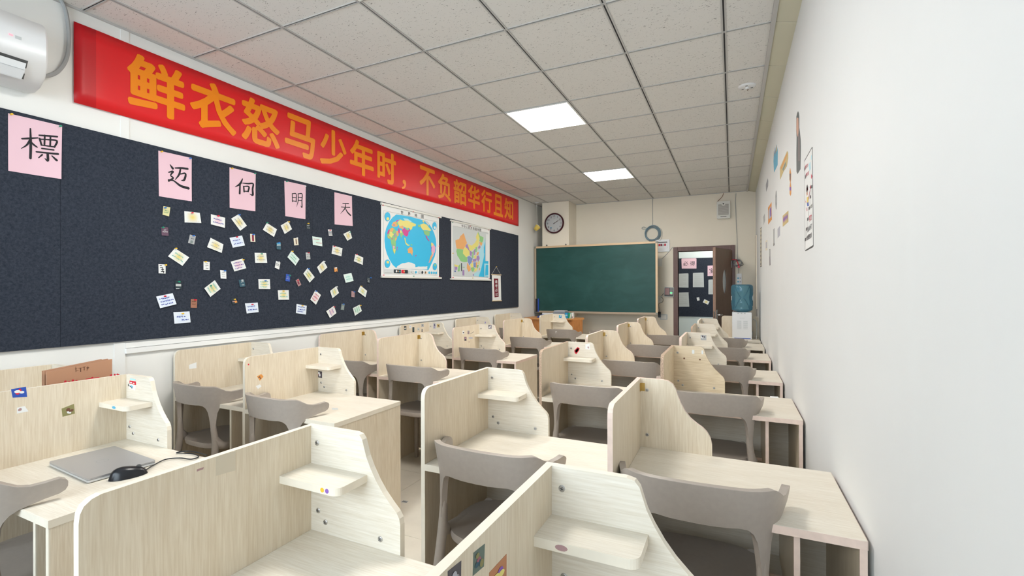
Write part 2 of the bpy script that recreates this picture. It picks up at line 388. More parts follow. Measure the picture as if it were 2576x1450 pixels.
# floor: 0.8 m tiles on grout
fl = struct('floor', MB().box(XL, XR, YR, YB, -.06, -.004), 'grout', 'beige glossy square floor tiles with thin dark joints', 'floor')
tb = None
xs = [XL] + [x for x in (.69, 1.49, 2.29, 3.09, 3.89)] + [XR]; ys = [YR] + [.263 + .8 * k for k in range(-4, 8)] + [YB]
for i in range(len(xs) - 1):
    for j in range(len(ys) - 1):
        MB().box(xs[i] + .0012, xs[i + 1] - .0012, ys[j] + .0012, ys[j + 1] - .0012, -.004, 0).build('floor_tile', 'floor_tile', fl)

# ceiling: mineral tiles in a slotted grid
XC = 3.865
ce = struct('ceiling', MB().box(XL, XR, YR, YB, CEIL + .05, CEIL + .12), 'ceiling_void', 'suspended ceiling of speckled grey square tiles in a slotted metal grid', 'ceiling')
GX = [.6 * k for k in range(1, 7)]; GY = [.6 * k for k in range(-5, 11)]
ex = [XL] + GX + [XC]; ey = [YR] + GY + [YB]
LIGHTS = [(1.8, -.6), (1.8, 1.8), (1.8, 4.2)]
cache = {}
for i in range(len(ex) - 1):
    for j in range(len(ey) - 1):
        if any(abs(ex[i] - lx) < .01 and abs(ey[j] - ly) < .01 for lx, ly in LIGHTS): continue
        wx, wy = round(ex[i + 1] - ex[i], 3), round(ey[j + 1] - ey[j], 3)
        if (wx, wy) not in cache:
            o = MB().box(-wx / 2 + .006, wx / 2 - .006, -wy / 2 + .006, wy / 2 - .006, 0, .014).build('ceiling_tile', 'mineral_tile', ce); cache[(wx, wy)] = o
        else:
            o = cache[(wx, wy)].copy(); COL.objects.link(o)
        o.location = ((ex[i] + ex[i + 1]) / 2, (ey[j] + ey[j + 1]) / 2, CEIL + .004)
for x in GX:
    b = MB().box(x - .013, x - .0045, YR, YB, CEIL - .001, CEIL + .02).box(x + .0045, x + .013, YR, YB, CEIL - .001, CEIL + .02).box(x - .0045, x + .0045, YR, YB, CEIL + .004, CEIL + .02, 1)
    b.build('grid_bar', ['bar_face', 'bar_slot'], ce)
for y in GY:
    b = MB().box(XL, XC, y - .009, y - .0038, CEIL, CEIL + .02).box(XL, XC, y + .0038, y + .009, CEIL, CEIL + .02).box(XL, XC, y - .0038, y + .0038, CEIL + .004, CEIL + .02, 1)
    b.build('grid_bar', ['bar_face', 'bar_slot'], ce)
MB().box(XL, XL + .014, YR, YB, CEIL - .006, CEIL + .01).build('edge_angle', 'bar_face', ce)
MB().box(XL, XR, YB - .012, YB, CEIL - .004, CEIL + .01).build('edge_angle', 'bar_face', ce)
MB().box(XC - .012, XC + .012, YR, YB, CEIL - .012, CEIL + .02).build('edge_angle', 'bar_face', ce)
for j in range(len(ey) - 1):   # short boards closing the gap to the right wall
    MB().prism([(XC + .012, CEIL - .002), (XR, CEIL - .030), (XR, CEIL + .01), (XC + .012, CEIL + .01)], lambda u, v, d: (u, d, v), ey[j] + .003, ey[j + 1] - .003).build('edge_board', 'ceiling_edge', ce)

def panel_lamp(x, y, label):
    t = thing('ceiling_light', (x + .3, y + .3, CEIL), label, 'ceiling light', 'square ceiling lamps')
    fr = MB()
    for a in ((-.296, .296, -.296, -.28), (-.296, .296, .28, .296), (-.296, -.28, -.28, .28), (.28, .296, -.28, .28)): fr.box(*a, -.004, .02)
    fr.build('frame', 'trim_white', t)
    MB().box(-.28, .28, -.28, .28, .0, .012).build('diffuser', 'lamp_diffuser', t)
for (x, y), l in zip(LIGHTS, ['square ceiling panel lamp peeking in at the top edge of the picture',
                              'large bright square panel lamp in the middle of the ceiling', 'smaller looking bright panel lamp nearest the chalkboard']): panel_lamp(x, y, l)
# smoke detector base on the ceiling
t = thing('detector_base', (3.75, 2.13, CEIL + .004), 'round white ceiling detector base near the right wall', 'detector')
MB().lathe([(.0, -.012), (.03, -.012), (.05, -.010), (.062, -.004), (.064, 0)], n=32).build('base_ring', 'white_plastic', t, smooth=True)
for k in range(3):
    a = k * 2.1 + .4; MB().box(.036 * math.cos(a) - .008, .036 * math.cos(a) + .008, .036 * math.sin(a) - .004, .036 * math.sin(a) + .004, -.0135, -.010).build('slot', 'dark_grey', t)
MB().lathe([(0, -.022), (.012, -.022), (.014, -.01)], n=14).build('hub', 'white_plastic', t, smooth=True)
MB().tube([(0, .03, -.012), (.004, .036, -.02), (.012, .04, -.014)], .0025, 6).build('wire_end', 'brown_print', t)

# wall trims on the left wall
tr = MB().box(XL, XL + .004, -.415, -.372, 2.357, CEIL)
struct('trim_1', tr, 'trim_white', 'narrow white vertical joint strip above the felt board', 'trim')
struct('trim_2', MB().box(XL, XL + .006, -.45, -.395, .08, 1.13), 'trim_white', 'white vertical joint strip below the felt board', 'trim')
struct('trim_3', MB().box(XL, XL + .018, -.395, 4.0, 1.062, 1.092).box(XL, XL + .010, -.395, 4.0, 1.095, 1.125), 'trim_white', 'white cable trunking running under the felt board', 'trim')
struct('baseboard_left', MB().box(XL, XL + .012, YR, YB, 0, .08), 'trim_white', 'white baseboard along the left wall', 'baseboard')
struct('baseboard_right', MB().box(XR - .012, XR, YR, YB, 0, .08), 'trim_white', 'white baseboard along the right wall', 'baseboard')
struct('trim_4', MB().prism([(-6.45, 1.12), (-6.15, 1.12), (-6.15, 2.26), (-6.45, 2.26)], fR(XR), 0, .012).prism([(-6.42, 1.15), (-6.18, 1.15), (-6.18, 2.20), (-6.42, 2.20)], fR(XR), .012, .016), 'wall_cream', 'flat cream access panel on the right wall by the far corner', 'panel')

# door
dr = thing('door_1', (0, 0, 0), 'dark brown wooden door standing open into the room', 'door'); dr['kind'] = 'structure'
for a, b in ((DX0 - .075, DX0), (DX1, DX1 + .06)): MB().box(a, b, YB - .025, YB + T + .02, 0, DZ + .075).build('frame_post', 'door_frame', dr, bevel=.004)
MB().box(DX0, DX1, YB - .02, YB + T + .02, DZ, DZ + .075).build('frame_head', 'door_frame', dr, bevel=.004)
hx, hy = DX1 - .004, YB - .03; fx, fy = 3.395, 5.735
dv = Vector((fx - hx, fy - hy, 0)); dl = dv.length; dv.normalize(); dn = Vector((-dv.y, dv.x, 0))     # dn points to +x side (seen face)
def fD(u, v, d): p = Vector((hx, hy, 0)) + dv * (dl - u) + dn * d; return (p.x, p.y, v)            # u from free edge to hinge
lf = MB()
HZ = 1.55; hole = circ(.50 * dl + .02, HZ, .105, .19, 32); ou = [(0, .012), (dl, .012), (dl, 2.062), (0, 2.062)]
# leaf as two skins with an oval hole plus edges
def ring(out, inn, d, flip):
    n = len(inn); vs = [fD(*p, d) for p in inn]
    cs = []
    for p in inn:   # project every hole point to the outer rectangle
        cx, cy = .50 * dl + .02, HZ; ax, ay = p[0] - cx, p[1] - cy
        sx = ((dl - cx) if ax > 0 else cx) / abs(ax) if abs(ax) > 1e-6 else 1e9; sy = ((2.062 - cy) if ay > 0 else (cy - .012)) / abs(ay) if abs(ay) > 1e-6 else 1e9
        s = min(sx, sy); cs.append((cx + ax * s, cy + ay * s))
    # insert exact corners
    vs2 = [fD(*p, d) for p in cs]
    fs = []
    allv = vs + vs2 + [fD(*p, d) for p in out]
    for k in range(n):
        k2 = (k + 1) % n; a, b = cs[k], cs[k2]
        f = [k, k + n, k2 + n, k2]
        if abs(a[0] - b[0]) > 1e-6 and abs(a[1] - b[1]) > 1e-6:
            ci = min(range(4), key=lambda q: (out[q][0] - (a[0] + b[0]) / 2) ** 2 + (out[q][1] - (a[1] + b[1]) / 2) ** 2)
            f = [k, k + n, 2 * n + ci, k2 + n, k2]
        fs.append(tuple(f if not flip else f[::-1]))
    lf.add(allv, fs)
ring(ou, hole, .02, False); ring(ou, hole, -.02, True)
n = len(hole); lf.add([fD(*p, .02) for p in hole] + [fD(*p, -.02) for p in hole], [(k, (k + 1) % n, (k + 1) % n + n, k + n) for k in range(n)])
lf.add([fD(*p, .02) for p in ou] + [fD(*p, -.02) for p in ou], [(0, 1, 5, 4), (1, 2, 6, 5), (2, 3, 7, 6)]); lf.add([fD(*p, .02) for p in ou] + [fD(*p, -.02) for p in ou], [(3, 0, 4, 7)], 1)
leaf = lf.build('leaf', ['brown_door', 'door_edge'], dr)
bm = bmesh.new(); bm.from_mesh(leaf.data); bmesh.ops.remove_doubles(bm, verts=bm.verts, dist=1e-4); bmesh.ops.recalc_face_normals(bm, faces=bm.faces); bm.to_mesh(leaf.data); bm.free()
MB().prism(hole, fD, .004, .010).build('oval_pane', 'pane_reflection', leaf)
MB().tube([fD(p[0], p[1], .020) for p in hole], .004, 6, closed=True).build('pane_bead', 'door_edge', leaf, smooth=True)
h = MB().prism(rrect(.03, .075, .93, 1.12, .01), fD, .02, .026).prism(rrect(.045, .17, 1.03, 1.052, .008), fD, .055, .068)
h.tube([fD(.053, 1.04, .022), fD(.053, 1.04, .062)], .009, 8); h.build('handle', 'steel', leaf)
MB().prism(rrect(-.0, .012, .9, 1.1, .003), fD, -.012, .012).build('lock_plate', 'steel', leaf)
for z in (.25, 1.25, 1.78): MB().prism([(dl - .03, z), (dl + .012, z), (dl + .012, z + .11), (dl - .03, z + .11)], fD, .02, .024).build('hinge', 'steel', leaf)

# hallway beyond the door
YH = 8.1
struct('wall_hall', MB().box(1.2, 5.6, YH, YH + T, -.05, 2.9), 'wall_hall', 'pale hallway wall seen through the open door', 'wall')
struct('wall_hall_left', MB().box(1.2 - T, 1.2, YB + T, YH, -.05, 2.9), 'wall_hall', 'left end wall of the hallway', 'wall')
struct('wall_hall_right', MB().box(5.6, 5.6 + T, YB + T, YH, -.05, 2.9), 'wall_hall', 'right end wall of the hallway', 'wall')
struct('floor_hall', MB().box(1.2, 5.6, YB, YH, -.06, 0), 'floor_tile', 'hallway floor beyond the door', 'floor')
struct('ceiling_hall', MB().box(1.2, 5.6, YB + T, YH, 2.8, 2.9), 'wall_white', 'hallway ceiling beyond the door', 'ceiling')
t = thing('ceiling_light', (3.3, 7.4, 2.8), 'unseen panel lamp added to light the hallway', 'ceiling light', 'square ceiling lamps')  # unseen lamp, added so the hallway beyond the door is lit
MB().box(-.3, .3, -.15, .15, -.02, 0).build('frame', 'trim_white', t)
lo = MB().box(-.28, .28, -.13, .13, -.024, -.02).build('diffuser', 'lamp_diffuser', t)
hb = MB().prism([(2.5, .878), (4.2, .878), (4.2, 2.05), (2.5, 2.05)], fB(YH), .003, .016).build('notice_board', 'felt', loc=(3.3, YH, 1.4))
tag(hb, 'dark felt notice board on the hallway wall behind the doorway', 'notice board')
yh = YH - .016
def hall_sheet(name, q, mat, label, cat, txt=None):
    pts = [uvB(p, yh) for p in q]; c = (sum(p[0] for p in pts) / len(pts), yh, sum(p[1] for p in pts) / len(pts))
    t = thing(name, c, label, cat, 'sheets on the hallway board'); f = shift(fB(yh), c)
    MB().prism(pts, f, .0, .0015).build('sheet', mat, t)
    u0 = min(p[0] for p in pts); u1 = max(p[0] for p in pts); v0 = min(p[1] for p in pts); v1 = max(p[1] for p in pts); wu, wv = u1 - u0, v1 - v0
    if txt:
        b = MB(); k = len(txt)
        for i, ch in enumerate(txt): text(b, ch, f, u0 + wu * (.12 + .45 * i), u0 + wu * (.12 + .45 * i + .33), v0 + wv * .28, v0 + wv * .72, .002, .004)
        b.build('lettering', 'ink', t)
    elif mat == 'grey_paper':
        b = MB()
        for i in range(12): b.flat([(u0 + wu * .14, v0 + wv * (.9 - .068 * i)), (u0 + wu * (.86 - .2 * (i % 4 == 3)), v0 + wv * (.9 - .068 * i)), (u0 + wu * (.86 - .2 * (i % 4 == 3)), v0 + wv * (.885 - .068 * i)), (u0 + wu * .14, v0 + wv * (.885 - .068 * i))], f, .002)
        b.build('print', 'ink_grey', t)
    for u, v in ((u0 + .006, v1 - .006), (u1 - .006, v1 - .006)): MB().lathe([(.006, 0), (.004, .008), (0, .009)], Vector(f(u, v, .0015)), 'y', 8).build('push_pin', 'dark_grey', t)
hall_sheet('pink_sheet', [(1714, 651), (1752, 650), (1752, 676), (1715, 676)], 'pink_paper', 'pink sheet with two black characters seen through the doorway', 'sign', '必得')
hall_sheet('pink_sheet', [(1780, 669), (1816, 667), (1816, 694), (1780, 695)], 'pink_paper', 'pink sheet half hidden by the edge of the open door', 'sign', '宝典')
hall_sheet('printed_page', [(1690, 690), (1732, 688), (1732, 724), (1690, 723)], 'grey_paper', 'printed page left of the others on the hallway board, upper row', 'paper')
hall_sheet('printed_page', [(1743, 687), (1770, 686), (1771, 723), (1743, 723)], 'grey_paper', 'printed page in the middle of the hallway board', 'paper')
hall_sheet('printed_page', [(1782, 704), (1812, 703), (1812, 741), (1782, 741)], 'grey_paper', 'printed page cut off by the open door edge', 'paper')
hall_sheet('printed_page', [(1690, 737), (1732, 736), (1734, 772), (1690, 772)], 'grey_paper', 'printed page at the lower left of the hallway board', 'paper')
hall_sheet('note_card', [(1752, 749), (1759, 748), (1760, 756), (1754, 757)], 'white_paper', 'tiny white card low on the hallway board', 'card')
hall_sheet('note_card', [(1772, 753), (1785, 759), (1781, 767), (1768, 761)], 'card_yellow', 'tilted pale yellow card low on the hallway board', 'card')

# ================================================================ study desks
DT, TOP, DD, PT = .75, 1.05, .535, .018
COLX = {'A': (.345, 1.040), 'B': (1.055, 1.770), 'C': (2.515, 3.240), 'D': (3.255, 3.972)}
COLN = {'A': 'left wall column', 'B': 'left aisle column', 'C': 'right aisle column', 'D': 'right wall column'}
ORD = ['nearest', 'second nearest', 'third nearest', 'fourth nearest', 'fifth nearest', 'farthest']
YBACK = {'A0': -.745, 'A1': .40, 'A2': 1.585, 'A3': 2.69, 'A4': 3.83, 'A5': 4.95, 'B0': -.745, 'B1': .38, 'B2': 1.52, 'B3': 2.64, 'B4': 3.81, 'B5': 5.03,
         'C0': -.985, 'C1': .105, 'C2': 1.37, 'C3': 2.43, 'C4': 3.60, 'C5': 4.80, 'D0': -.985, 'D1': .14, 'D2': 1.44, 'D3': 2.52, 'D4': 3.67, 'D5': 4.66}
KIND = {'D1': 2, 'C3': 2, 'C4': 2, 'C5': 2, 'B2': 2, 'A2': 2, 'B4': 2, 'D2': 3, 'A4': 1, 'A5': 1}
FEAT = {1: 'with corner shelf', 2: 'with curved screen', 3: 'with worn chipped screen'}
SCREEN1 = [(0, -.2), (0, .300), (.165, .300), (.182, .296), (.192, .284), (.197, .268), (.206, .240), (.220, .212), (.240, .180), (.262, .152), (.288, .126), (.308, .108), (.317, .094), (.320, .078), (.320, -.2)]
SCREEN2 = [(0, -.2), (0, .300), (.090, .300), (.115, .296), (.134, .284), (.146, .264), (.154, .236), (.166, .205), (.184, .172), (.205, .146), (.230, .126), (.252, .112), (.270, .094), (.283, .070), (.288, .045), (.289, -.2)]
_scr = MB().lathe([(.0075, 0), (.0075, .0016), (.006, .0028), (0, .0030)], n=14)
_scr.box(-.0042, .0042, -.0033, -.00275, -.0007, .0007, 1).box(-.0007, .0007, -.0033, -.00275, -.0042, .0042, 1)
def screw_mesh():
    mb = MB().lathe([(0, .0), (.0075, .0), (.0075, .0016), (.006, .0028), (0, .0030)], axis='y', n=14)
    mb.box(-.0044, .0044, -.0036, -.0029, -.0008, .0008, 1).box(-.0008, .0008, -.0036, -.0029, -.0044, .0044, 1)
    return mb
SCREW = None
def screw(parent, x, y, z, rot=.5):
    global SCREW
    if SCREW is None: SCREW = screw_mesh().build('screw', ['steel', 'dark_grey'], parent); o = SCREW
    else: o = SCREW.copy(); COL.objects.link(o); o.parent = parent
    o.location = (x, y, z); o.rotation_euler = (0, rot, 0)
DESK = {}
def desk(key):
    c, r = key[0], int(key[1]); x0, x1 = COLX[c]; yb = YBACK[key]; yn = yb - DD; k = KIND.get(key, 1); w = x1 - x0
    last = 'farthest' if r == 5 else ORD[r]
    t = thing('study_desk', (x0, yn, 0), 'pale study desk %s, %s in the %s' % (FEAT[k], last, COLN[c]), 'desk', 'study desks'); DESK[key] = t
    edge = 'particleboard' if key in ('C2', 'D2', 'D4') else 'edge_pink' if k == 2 or key in ('B3', 'D3') else 'edge_cream'
    # left panel, floor to screen height, rounded near top corner
    pl = [(0, .0), (DD + PT, .0), (DD + PT, TOP), (.035, TOP), (.020, TOP - .004), (.008, TOP - .013), (.002, TOP - .026), (0, TOP - .045)]
    MB().prism(pl, lambda u, v, d: (d, u, v), 0, PT, 0, 1).build('side_panel', ['oak_worn' if k == 3 else 'oak_upright', edge], t)
    MB().box(PT, w, 0, DD, DT - .025, DT).build('table_top', 'oak_across', t, bevel=.0015)
    te = 'edge_pink' if k == 2 or key in ('D2', 'D3', 'D4', 'B3') else 'edge_cream'
    MB().box(PT, w + .0006, -.0012, .0, DT - .025, DT - .0008).box(w, w + .0012, -.0012, DD, DT - .025, DT - .0008).build('edge_band', te, t)
    MB().box(w - PT, w, .004, DD, 0, DT - .025).box(w - PT, w, 0, .004, 0, DT - .025, 1).build('end_panel', ['oak_upright', te], t)
    MB().box(w - .172, w - .156, .03, DD - .016, .02, DT - .025).box(w - .172, w - .156, .026, .03, .02, DT - .025, 1).build('divider', ['oak_upright', te], t)
    MB().box(PT, w - PT, DD - .016, DD, .02, DT - .025).build('modesty_panel', 'oak_across', t)
    MB().box(PT, w - .172, DD - .155, DD - .016, .385, .403).box(PT, w - .172, DD - .159, DD - .155, .385, .403, 1).build('book_shelf', ['oak_across', 'edge_pink'], t)
    # screen at the back, standing behind the table top
    out = [(PT + u, DT + v) for u, v in (SCREEN2 if k == 2 else SCREEN1)]
    sc = MB().prism(out, lambda u, v, d: (u, DD + PT - d, v), 0, PT, 0, 1).build('screen', [{1: 'oak_across', 2: 'oak_upright', 3: 'oak_worn'}[k], 'edge_pink' if k == 2 else edge if key != 'C2' else 'edge_cream'], t)
    if k == 2:
        for p in ((.045, .25), (.045, .055)): screw(sc, p[0], DD, DT + p[1])
        br = MB().prism([(.019, DT + .245), (.036, DT + .245), (.036, DT + .280), (.019, DT + .280)], lambda u, v, d: (u, DD - d, v), 0, .0015)
        br.box(PT, PT + .0015, DD - .02, DD, DT + .245, DT + .280); br.build('bracket', 'brass', sc)
    else:
        for p in ((.042, .253), (.046, .060), (.074, .032), (.272, .028)): screw(sc, p[0], DD, DT + p[1], p[0] * 9)
        if k == 3:
            for p in ((.085, .215), (.185, .213)): MB().lathe([(.006, 0), (.004, .001), (0, .0012)], (p[0], DD, DT + p[1]), 'y', 10).build('dowel_hole', 'brown_print', sc)
            MB().prism(rrect(.135, .150, DT + .25, DT + .275, .002), lambda u, v, d: (u, DD - d, v), 0, .001).prism(rrect(.195, .206, DT + .25, DT + .275, .002), lambda u, v, d: (u, DD - d, v), 0, .001).build('tape_scrap', 'white_paper', sc)
        else:
            sp = [(PT, 0), (PT, -.105), (.225, -.105)][0:2] + [(.205 + .022 * math.sin(a), -.105 + .022 - .022 * math.cos(a)) for a in [i * math.pi / 12 for i in range(7)]] + [(.227, 0)]
            MB().prism(sp, lambda u, v, d: (u, DD + v, d), DT + .172, DT + .192, 0, 1).build('corner_shelf', ['oak_across', 'edge_cream'], t)
    return t
for key in YBACK: desk(key)

def sticker(key, face, q, mats, name='sticker', seed=1, label=None):
    """flat printed sticker on a desk: q picked on the side panel ('s'), the screen ('b') or the top ('t')"""
    t = DESK[key]; o = t.location
    if face == 's': x = o.x + PT; fn = shift(fL(x), o); pts = [uvL(p, x) for p in q]
    elif face == 'b': y = o.y + DD; fn = shift(fB(y), o); pts = [uvB(p, y) for p in q]
    else: fn = shift(fT(DT), o); pts = [(lambda p: (p.x, p.y))(at(*p, z=DT)) for p in q]
    mb = MB().prism(pts, fn, 0, .0006)
    if len(mats) > 1 and len(pts) == 4:   # printed picture: blobs of the other colours inside the outline
        r = random.Random(seed)
        def bil(a, b): return tuple(pts[0][i] * (1 - a) * (1 - b) + pts[1][i] * a * (1 - b) + pts[2][i] * a * b + pts[3][i] * (1 - a) * b for i in (0, 1))
        for j in range(1, len(mats)):
            for q_ in range(2):
                cx, cy, rx, ry = r.uniform(.25, .75), r.uniform(.25, .75), r.uniform(.10, .22), r.uniform(.12, .22)
                mb.flat([bil(min(.97, max(.03, cx + rx * math.cos(a))), min(.97, max(.03, cy + ry * math.sin(a)))) for a in [i * math.pi / 5 for i in range(10)]], fn, .0007 + .0002 * j + .0001 * q_, j)
    ob = mb.build(name, mats, t)
    if label: ob['label'] = label
def Z(ox, oy, sc): return lambda *p: [(ox + a / sc, oy + b / sc) for a, b in p]
zb = Z(0, 900, 6.133)
sticker('B0', 's', zb((170, 490), (400, 450), (418, 608), (195, 620)), ['royal_blue', 'pin_red', 'white_paper'], seed=3)
sticker('B0', 's', zb((262, 775), (380, 750), (440, 830), (262, 865)), ['white_paper', 'rose_card'], seed=4)
sticker('B0', 's', zb((950, 790), (1140, 715), (1155, 865), (965, 915)), ['olive_print', 'white_paper', 'brown_print'], seed=5)
sticker('B0', 'b', zb((2000, 355), (2098, 370), (2100, 425), (2002, 400)), ['stamp_red', 'white_paper'], seed=6)
sticker('B0', 'b', zb((1985, 405), (2095, 430), (2088, 510), (1995, 480)), ['white_paper', 'sky_blue_print', 'photo_green'], seed=7)
sticker('B0', 'b', zb((2010, 320), (2090, 335), (2090, 355), (2010, 345)), ['map_ocean_light'], seed=7)
za = Z(600, 850, 2.4164)
sticker('B1', 's', za((112, 235), (138, 222), (152, 236), (130, 262)), ['orange_print', 'brown_print'], seed=8)
sticker('B1', 's', za((105, 295), (130, 284), (140, 296), (118, 312)), ['white_paper'])
sticker('B1', 's', za((57, 160), (64, 158), (64, 167), (57, 168)), ['pin_red'])
sticker('B1', 'b', za((479, 202), (508, 206), (508, 246), (480, 240)), ['photo_dark', 'photo_rose', 'photo_mid', 'white_paper'], seed=9)
zl = Z(377, 830, 3.387)
sticker('A1', 's', zl((333, 300), (397, 277), (397, 327), (335, 335)), ['white_paper'])
sticker('B1', 't', zl((1550, 668), (1600, 668), (1605, 682), (1552, 682)), ['grey_paper'], 'tape_scrap')
zd = Z(1090, 1340, 10.304)
sticker('D0', 's', zd((372, 1010), (720, 735), (710, 1300), (372, 1570)), ['photo_dark', 'photo_mid', 'lilac_print'], 'photo_print', 2)
sticker('D0', 's', zd((1040, 530), (1330, 295), (1308, 880), (1020, 1130)), ['photo_green', 'photo_rose', 'teal_card', 'olive_print'], 'photo_print', 11)
sticker('D0', 's', zd((1445, 1050), (1895, 560), (1890, 1150), (1445, 1600)), ['photo_orange', 'photo_rose', 'ink_purple', 'map_yellow'], 'photo_print', 6)
sticker('C0', 's', [(495, 1182), (512, 1176), (511, 1181), (495, 1187)], ['rose_card'])
sticker('C0', 's', [(543, 1150), (592, 1137), (592, 1184), (543, 1198)], ['tape_film'], 'tape_patch')
zc = Z(1000, 750, 4.834)
sticker('C2', 'b', zc((2150, 640), (2190, 598), (2215, 610), (2208, 640), (2175, 685), (2155, 670)), ['stamp_red'])
sticker('C2', 'b', zc((2160, 640), (2190, 612), (2206, 618), (2200, 636), (2176, 668), (2165, 660)), ['rose_card'])
sticker('C2', 'b', zc((2285, 565), (2335, 555), (2338, 630), (2285, 622)), ['white_paper', 'rose_card'], seed=2)
sticker('D3', 'b', [(1762.5, 843), (1777, 844), (1777, 856.5), (1763, 856)], ['grey_card', 'white_paper', 'photo_dark'], seed=4)
sticker('D2', 't', [(1937, 997.5), (1957, 998.5), (1959, 1002), (1938, 1001)], ['white_paper'], 'label_tape')
zs = Z(1000, 790, 9.2)
def bx4(z, a, b, c, d): return z((a, b), (c, b), (c, d), (a, d))
for i, (p, mt) in enumerate([((1502, 390, 1546, 470), ['white_paper', 'photo_dark']), ((1620, 390, 1664, 472), ['photo_mid', 'photo_rose']), ((1548, 535, 1596, 626), ['photo_dark', 'map_pink']),
                             ((1650, 542, 1735, 580), ['lilac_print']), ((1648, 640, 1663, 660), ['rose_card'])]): sticker('B3', 's', bx4(zs, *p), mt, seed=20 + i)
sticker('B3', 's', zs((1685, 462), (1765, 410), (1768, 418), (1690, 466)), ['dark_grey'])
sticker('B3', 'b', bx4(zs, 2100, 255, 2180, 345), ['photo_mid', 'photo_dark', 'white_paper'], seed=31)
for i, (p, mt) in enumerate([((150, 285, 205, 378), ['dark_grey', 'sky_blue_print', 'cream_paper']), ((275, 265, 318, 335), ['white_paper', 'lilac_print']), ((345, 310, 388, 425), ['dark_card', 'photo_green']),
                             ((462, 322, 506, 385), ['grey_paper', 'sage_card']), ((552, 235, 605, 300), ['grey_card', 'photo_dark']), ((556, 350, 580, 418), ['photo_dark', 'white_paper'])]): sticker('A3', 's', bx4(zs, *p), mt, seed=40 + i)
sticker('A3', 'b', bx4(zs, 828, 218, 880, 342), ['lilac_print', 'ink_purple', 'photo_dark'], seed=50)
sticker('A3', 'b', bx4(zs, 912, 238, 975, 315), ['gold_print', 'orange_print', 'photo_dark'], seed=51)
sticker('A4', 'b', bx4(zs, 2008, 178, 2045, 240), ['grey_paper', 'ink_purple'], seed=52)
sticker('B5', 'b', [(1406, 793), (1413, 793.5), (1413, 801), (1406, 800.5)], ['sky_blue_print', 'royal_blue', 'white_paper'], seed=53)
def shelf_sticker(key, u0, v0, u1, v1, mat, sh):
    t = DESK[key]; o = t.location; y = o.y + DD - .105; p0, p1 = at(u0, v0, y=y), at(u1, v1, y=y)
    cx, cz = (p0.x + p1.x) / 2 - o.x, DT + .182; rx, rz = abs(p1.x - p0.x) / 2, .006
    MB().prism(circ(cx, cz, rx, rz, 12), lambda u, v, d: (u, DD - .105 - d, v), 0, .0006).build('sticker', mat, t)
shelf_sticker('D0', 1396, 1385, 1428, 1385, 'rose_card', 0); shelf_sticker('C0', 806, 1236, 815, 1236, 'pin_yellow', 0); shelf_sticker('C0', 818, 1238, 827, 1238, 'ink_purple', 0)
shelf_sticker('B0', 282, 1022, 291, 1022, 'sky_blue_print', 0)

# short desk against the wall in the far corner carrying the water dispenser
dt = thing('study_desk', (3.50, 4.93, 0), 'pale wood desk under the water dispenser, with a plain full width screen', 'desk', 'study desks')
w6 = 3.972 - 3.50
MB().box(0, w6, 0, .50, DT - .025, DT).build('table_top', 'oak_across', dt, bevel=.0015)
MB().box(0, PT, 0, .50, 0, DT - .025).build('side_panel', 'oak_upright', dt); MB().box(w6 - PT, w6, 0, .50, 0, DT - .025).build('end_panel', 'oak_upright', dt)
MB().prism([(0, .02), (w6, .02), (w6, TOP - .03), (w6 - .01, TOP - .01), (w6 - .03, TOP), (.03, TOP), (.01, TOP - .01), (0, TOP - .03)], lambda u, v, d: (u, .50 + PT - d, v), 0, PT, 0, 1).build('screen', ['oak_upright', 'edge_cream'], dt)

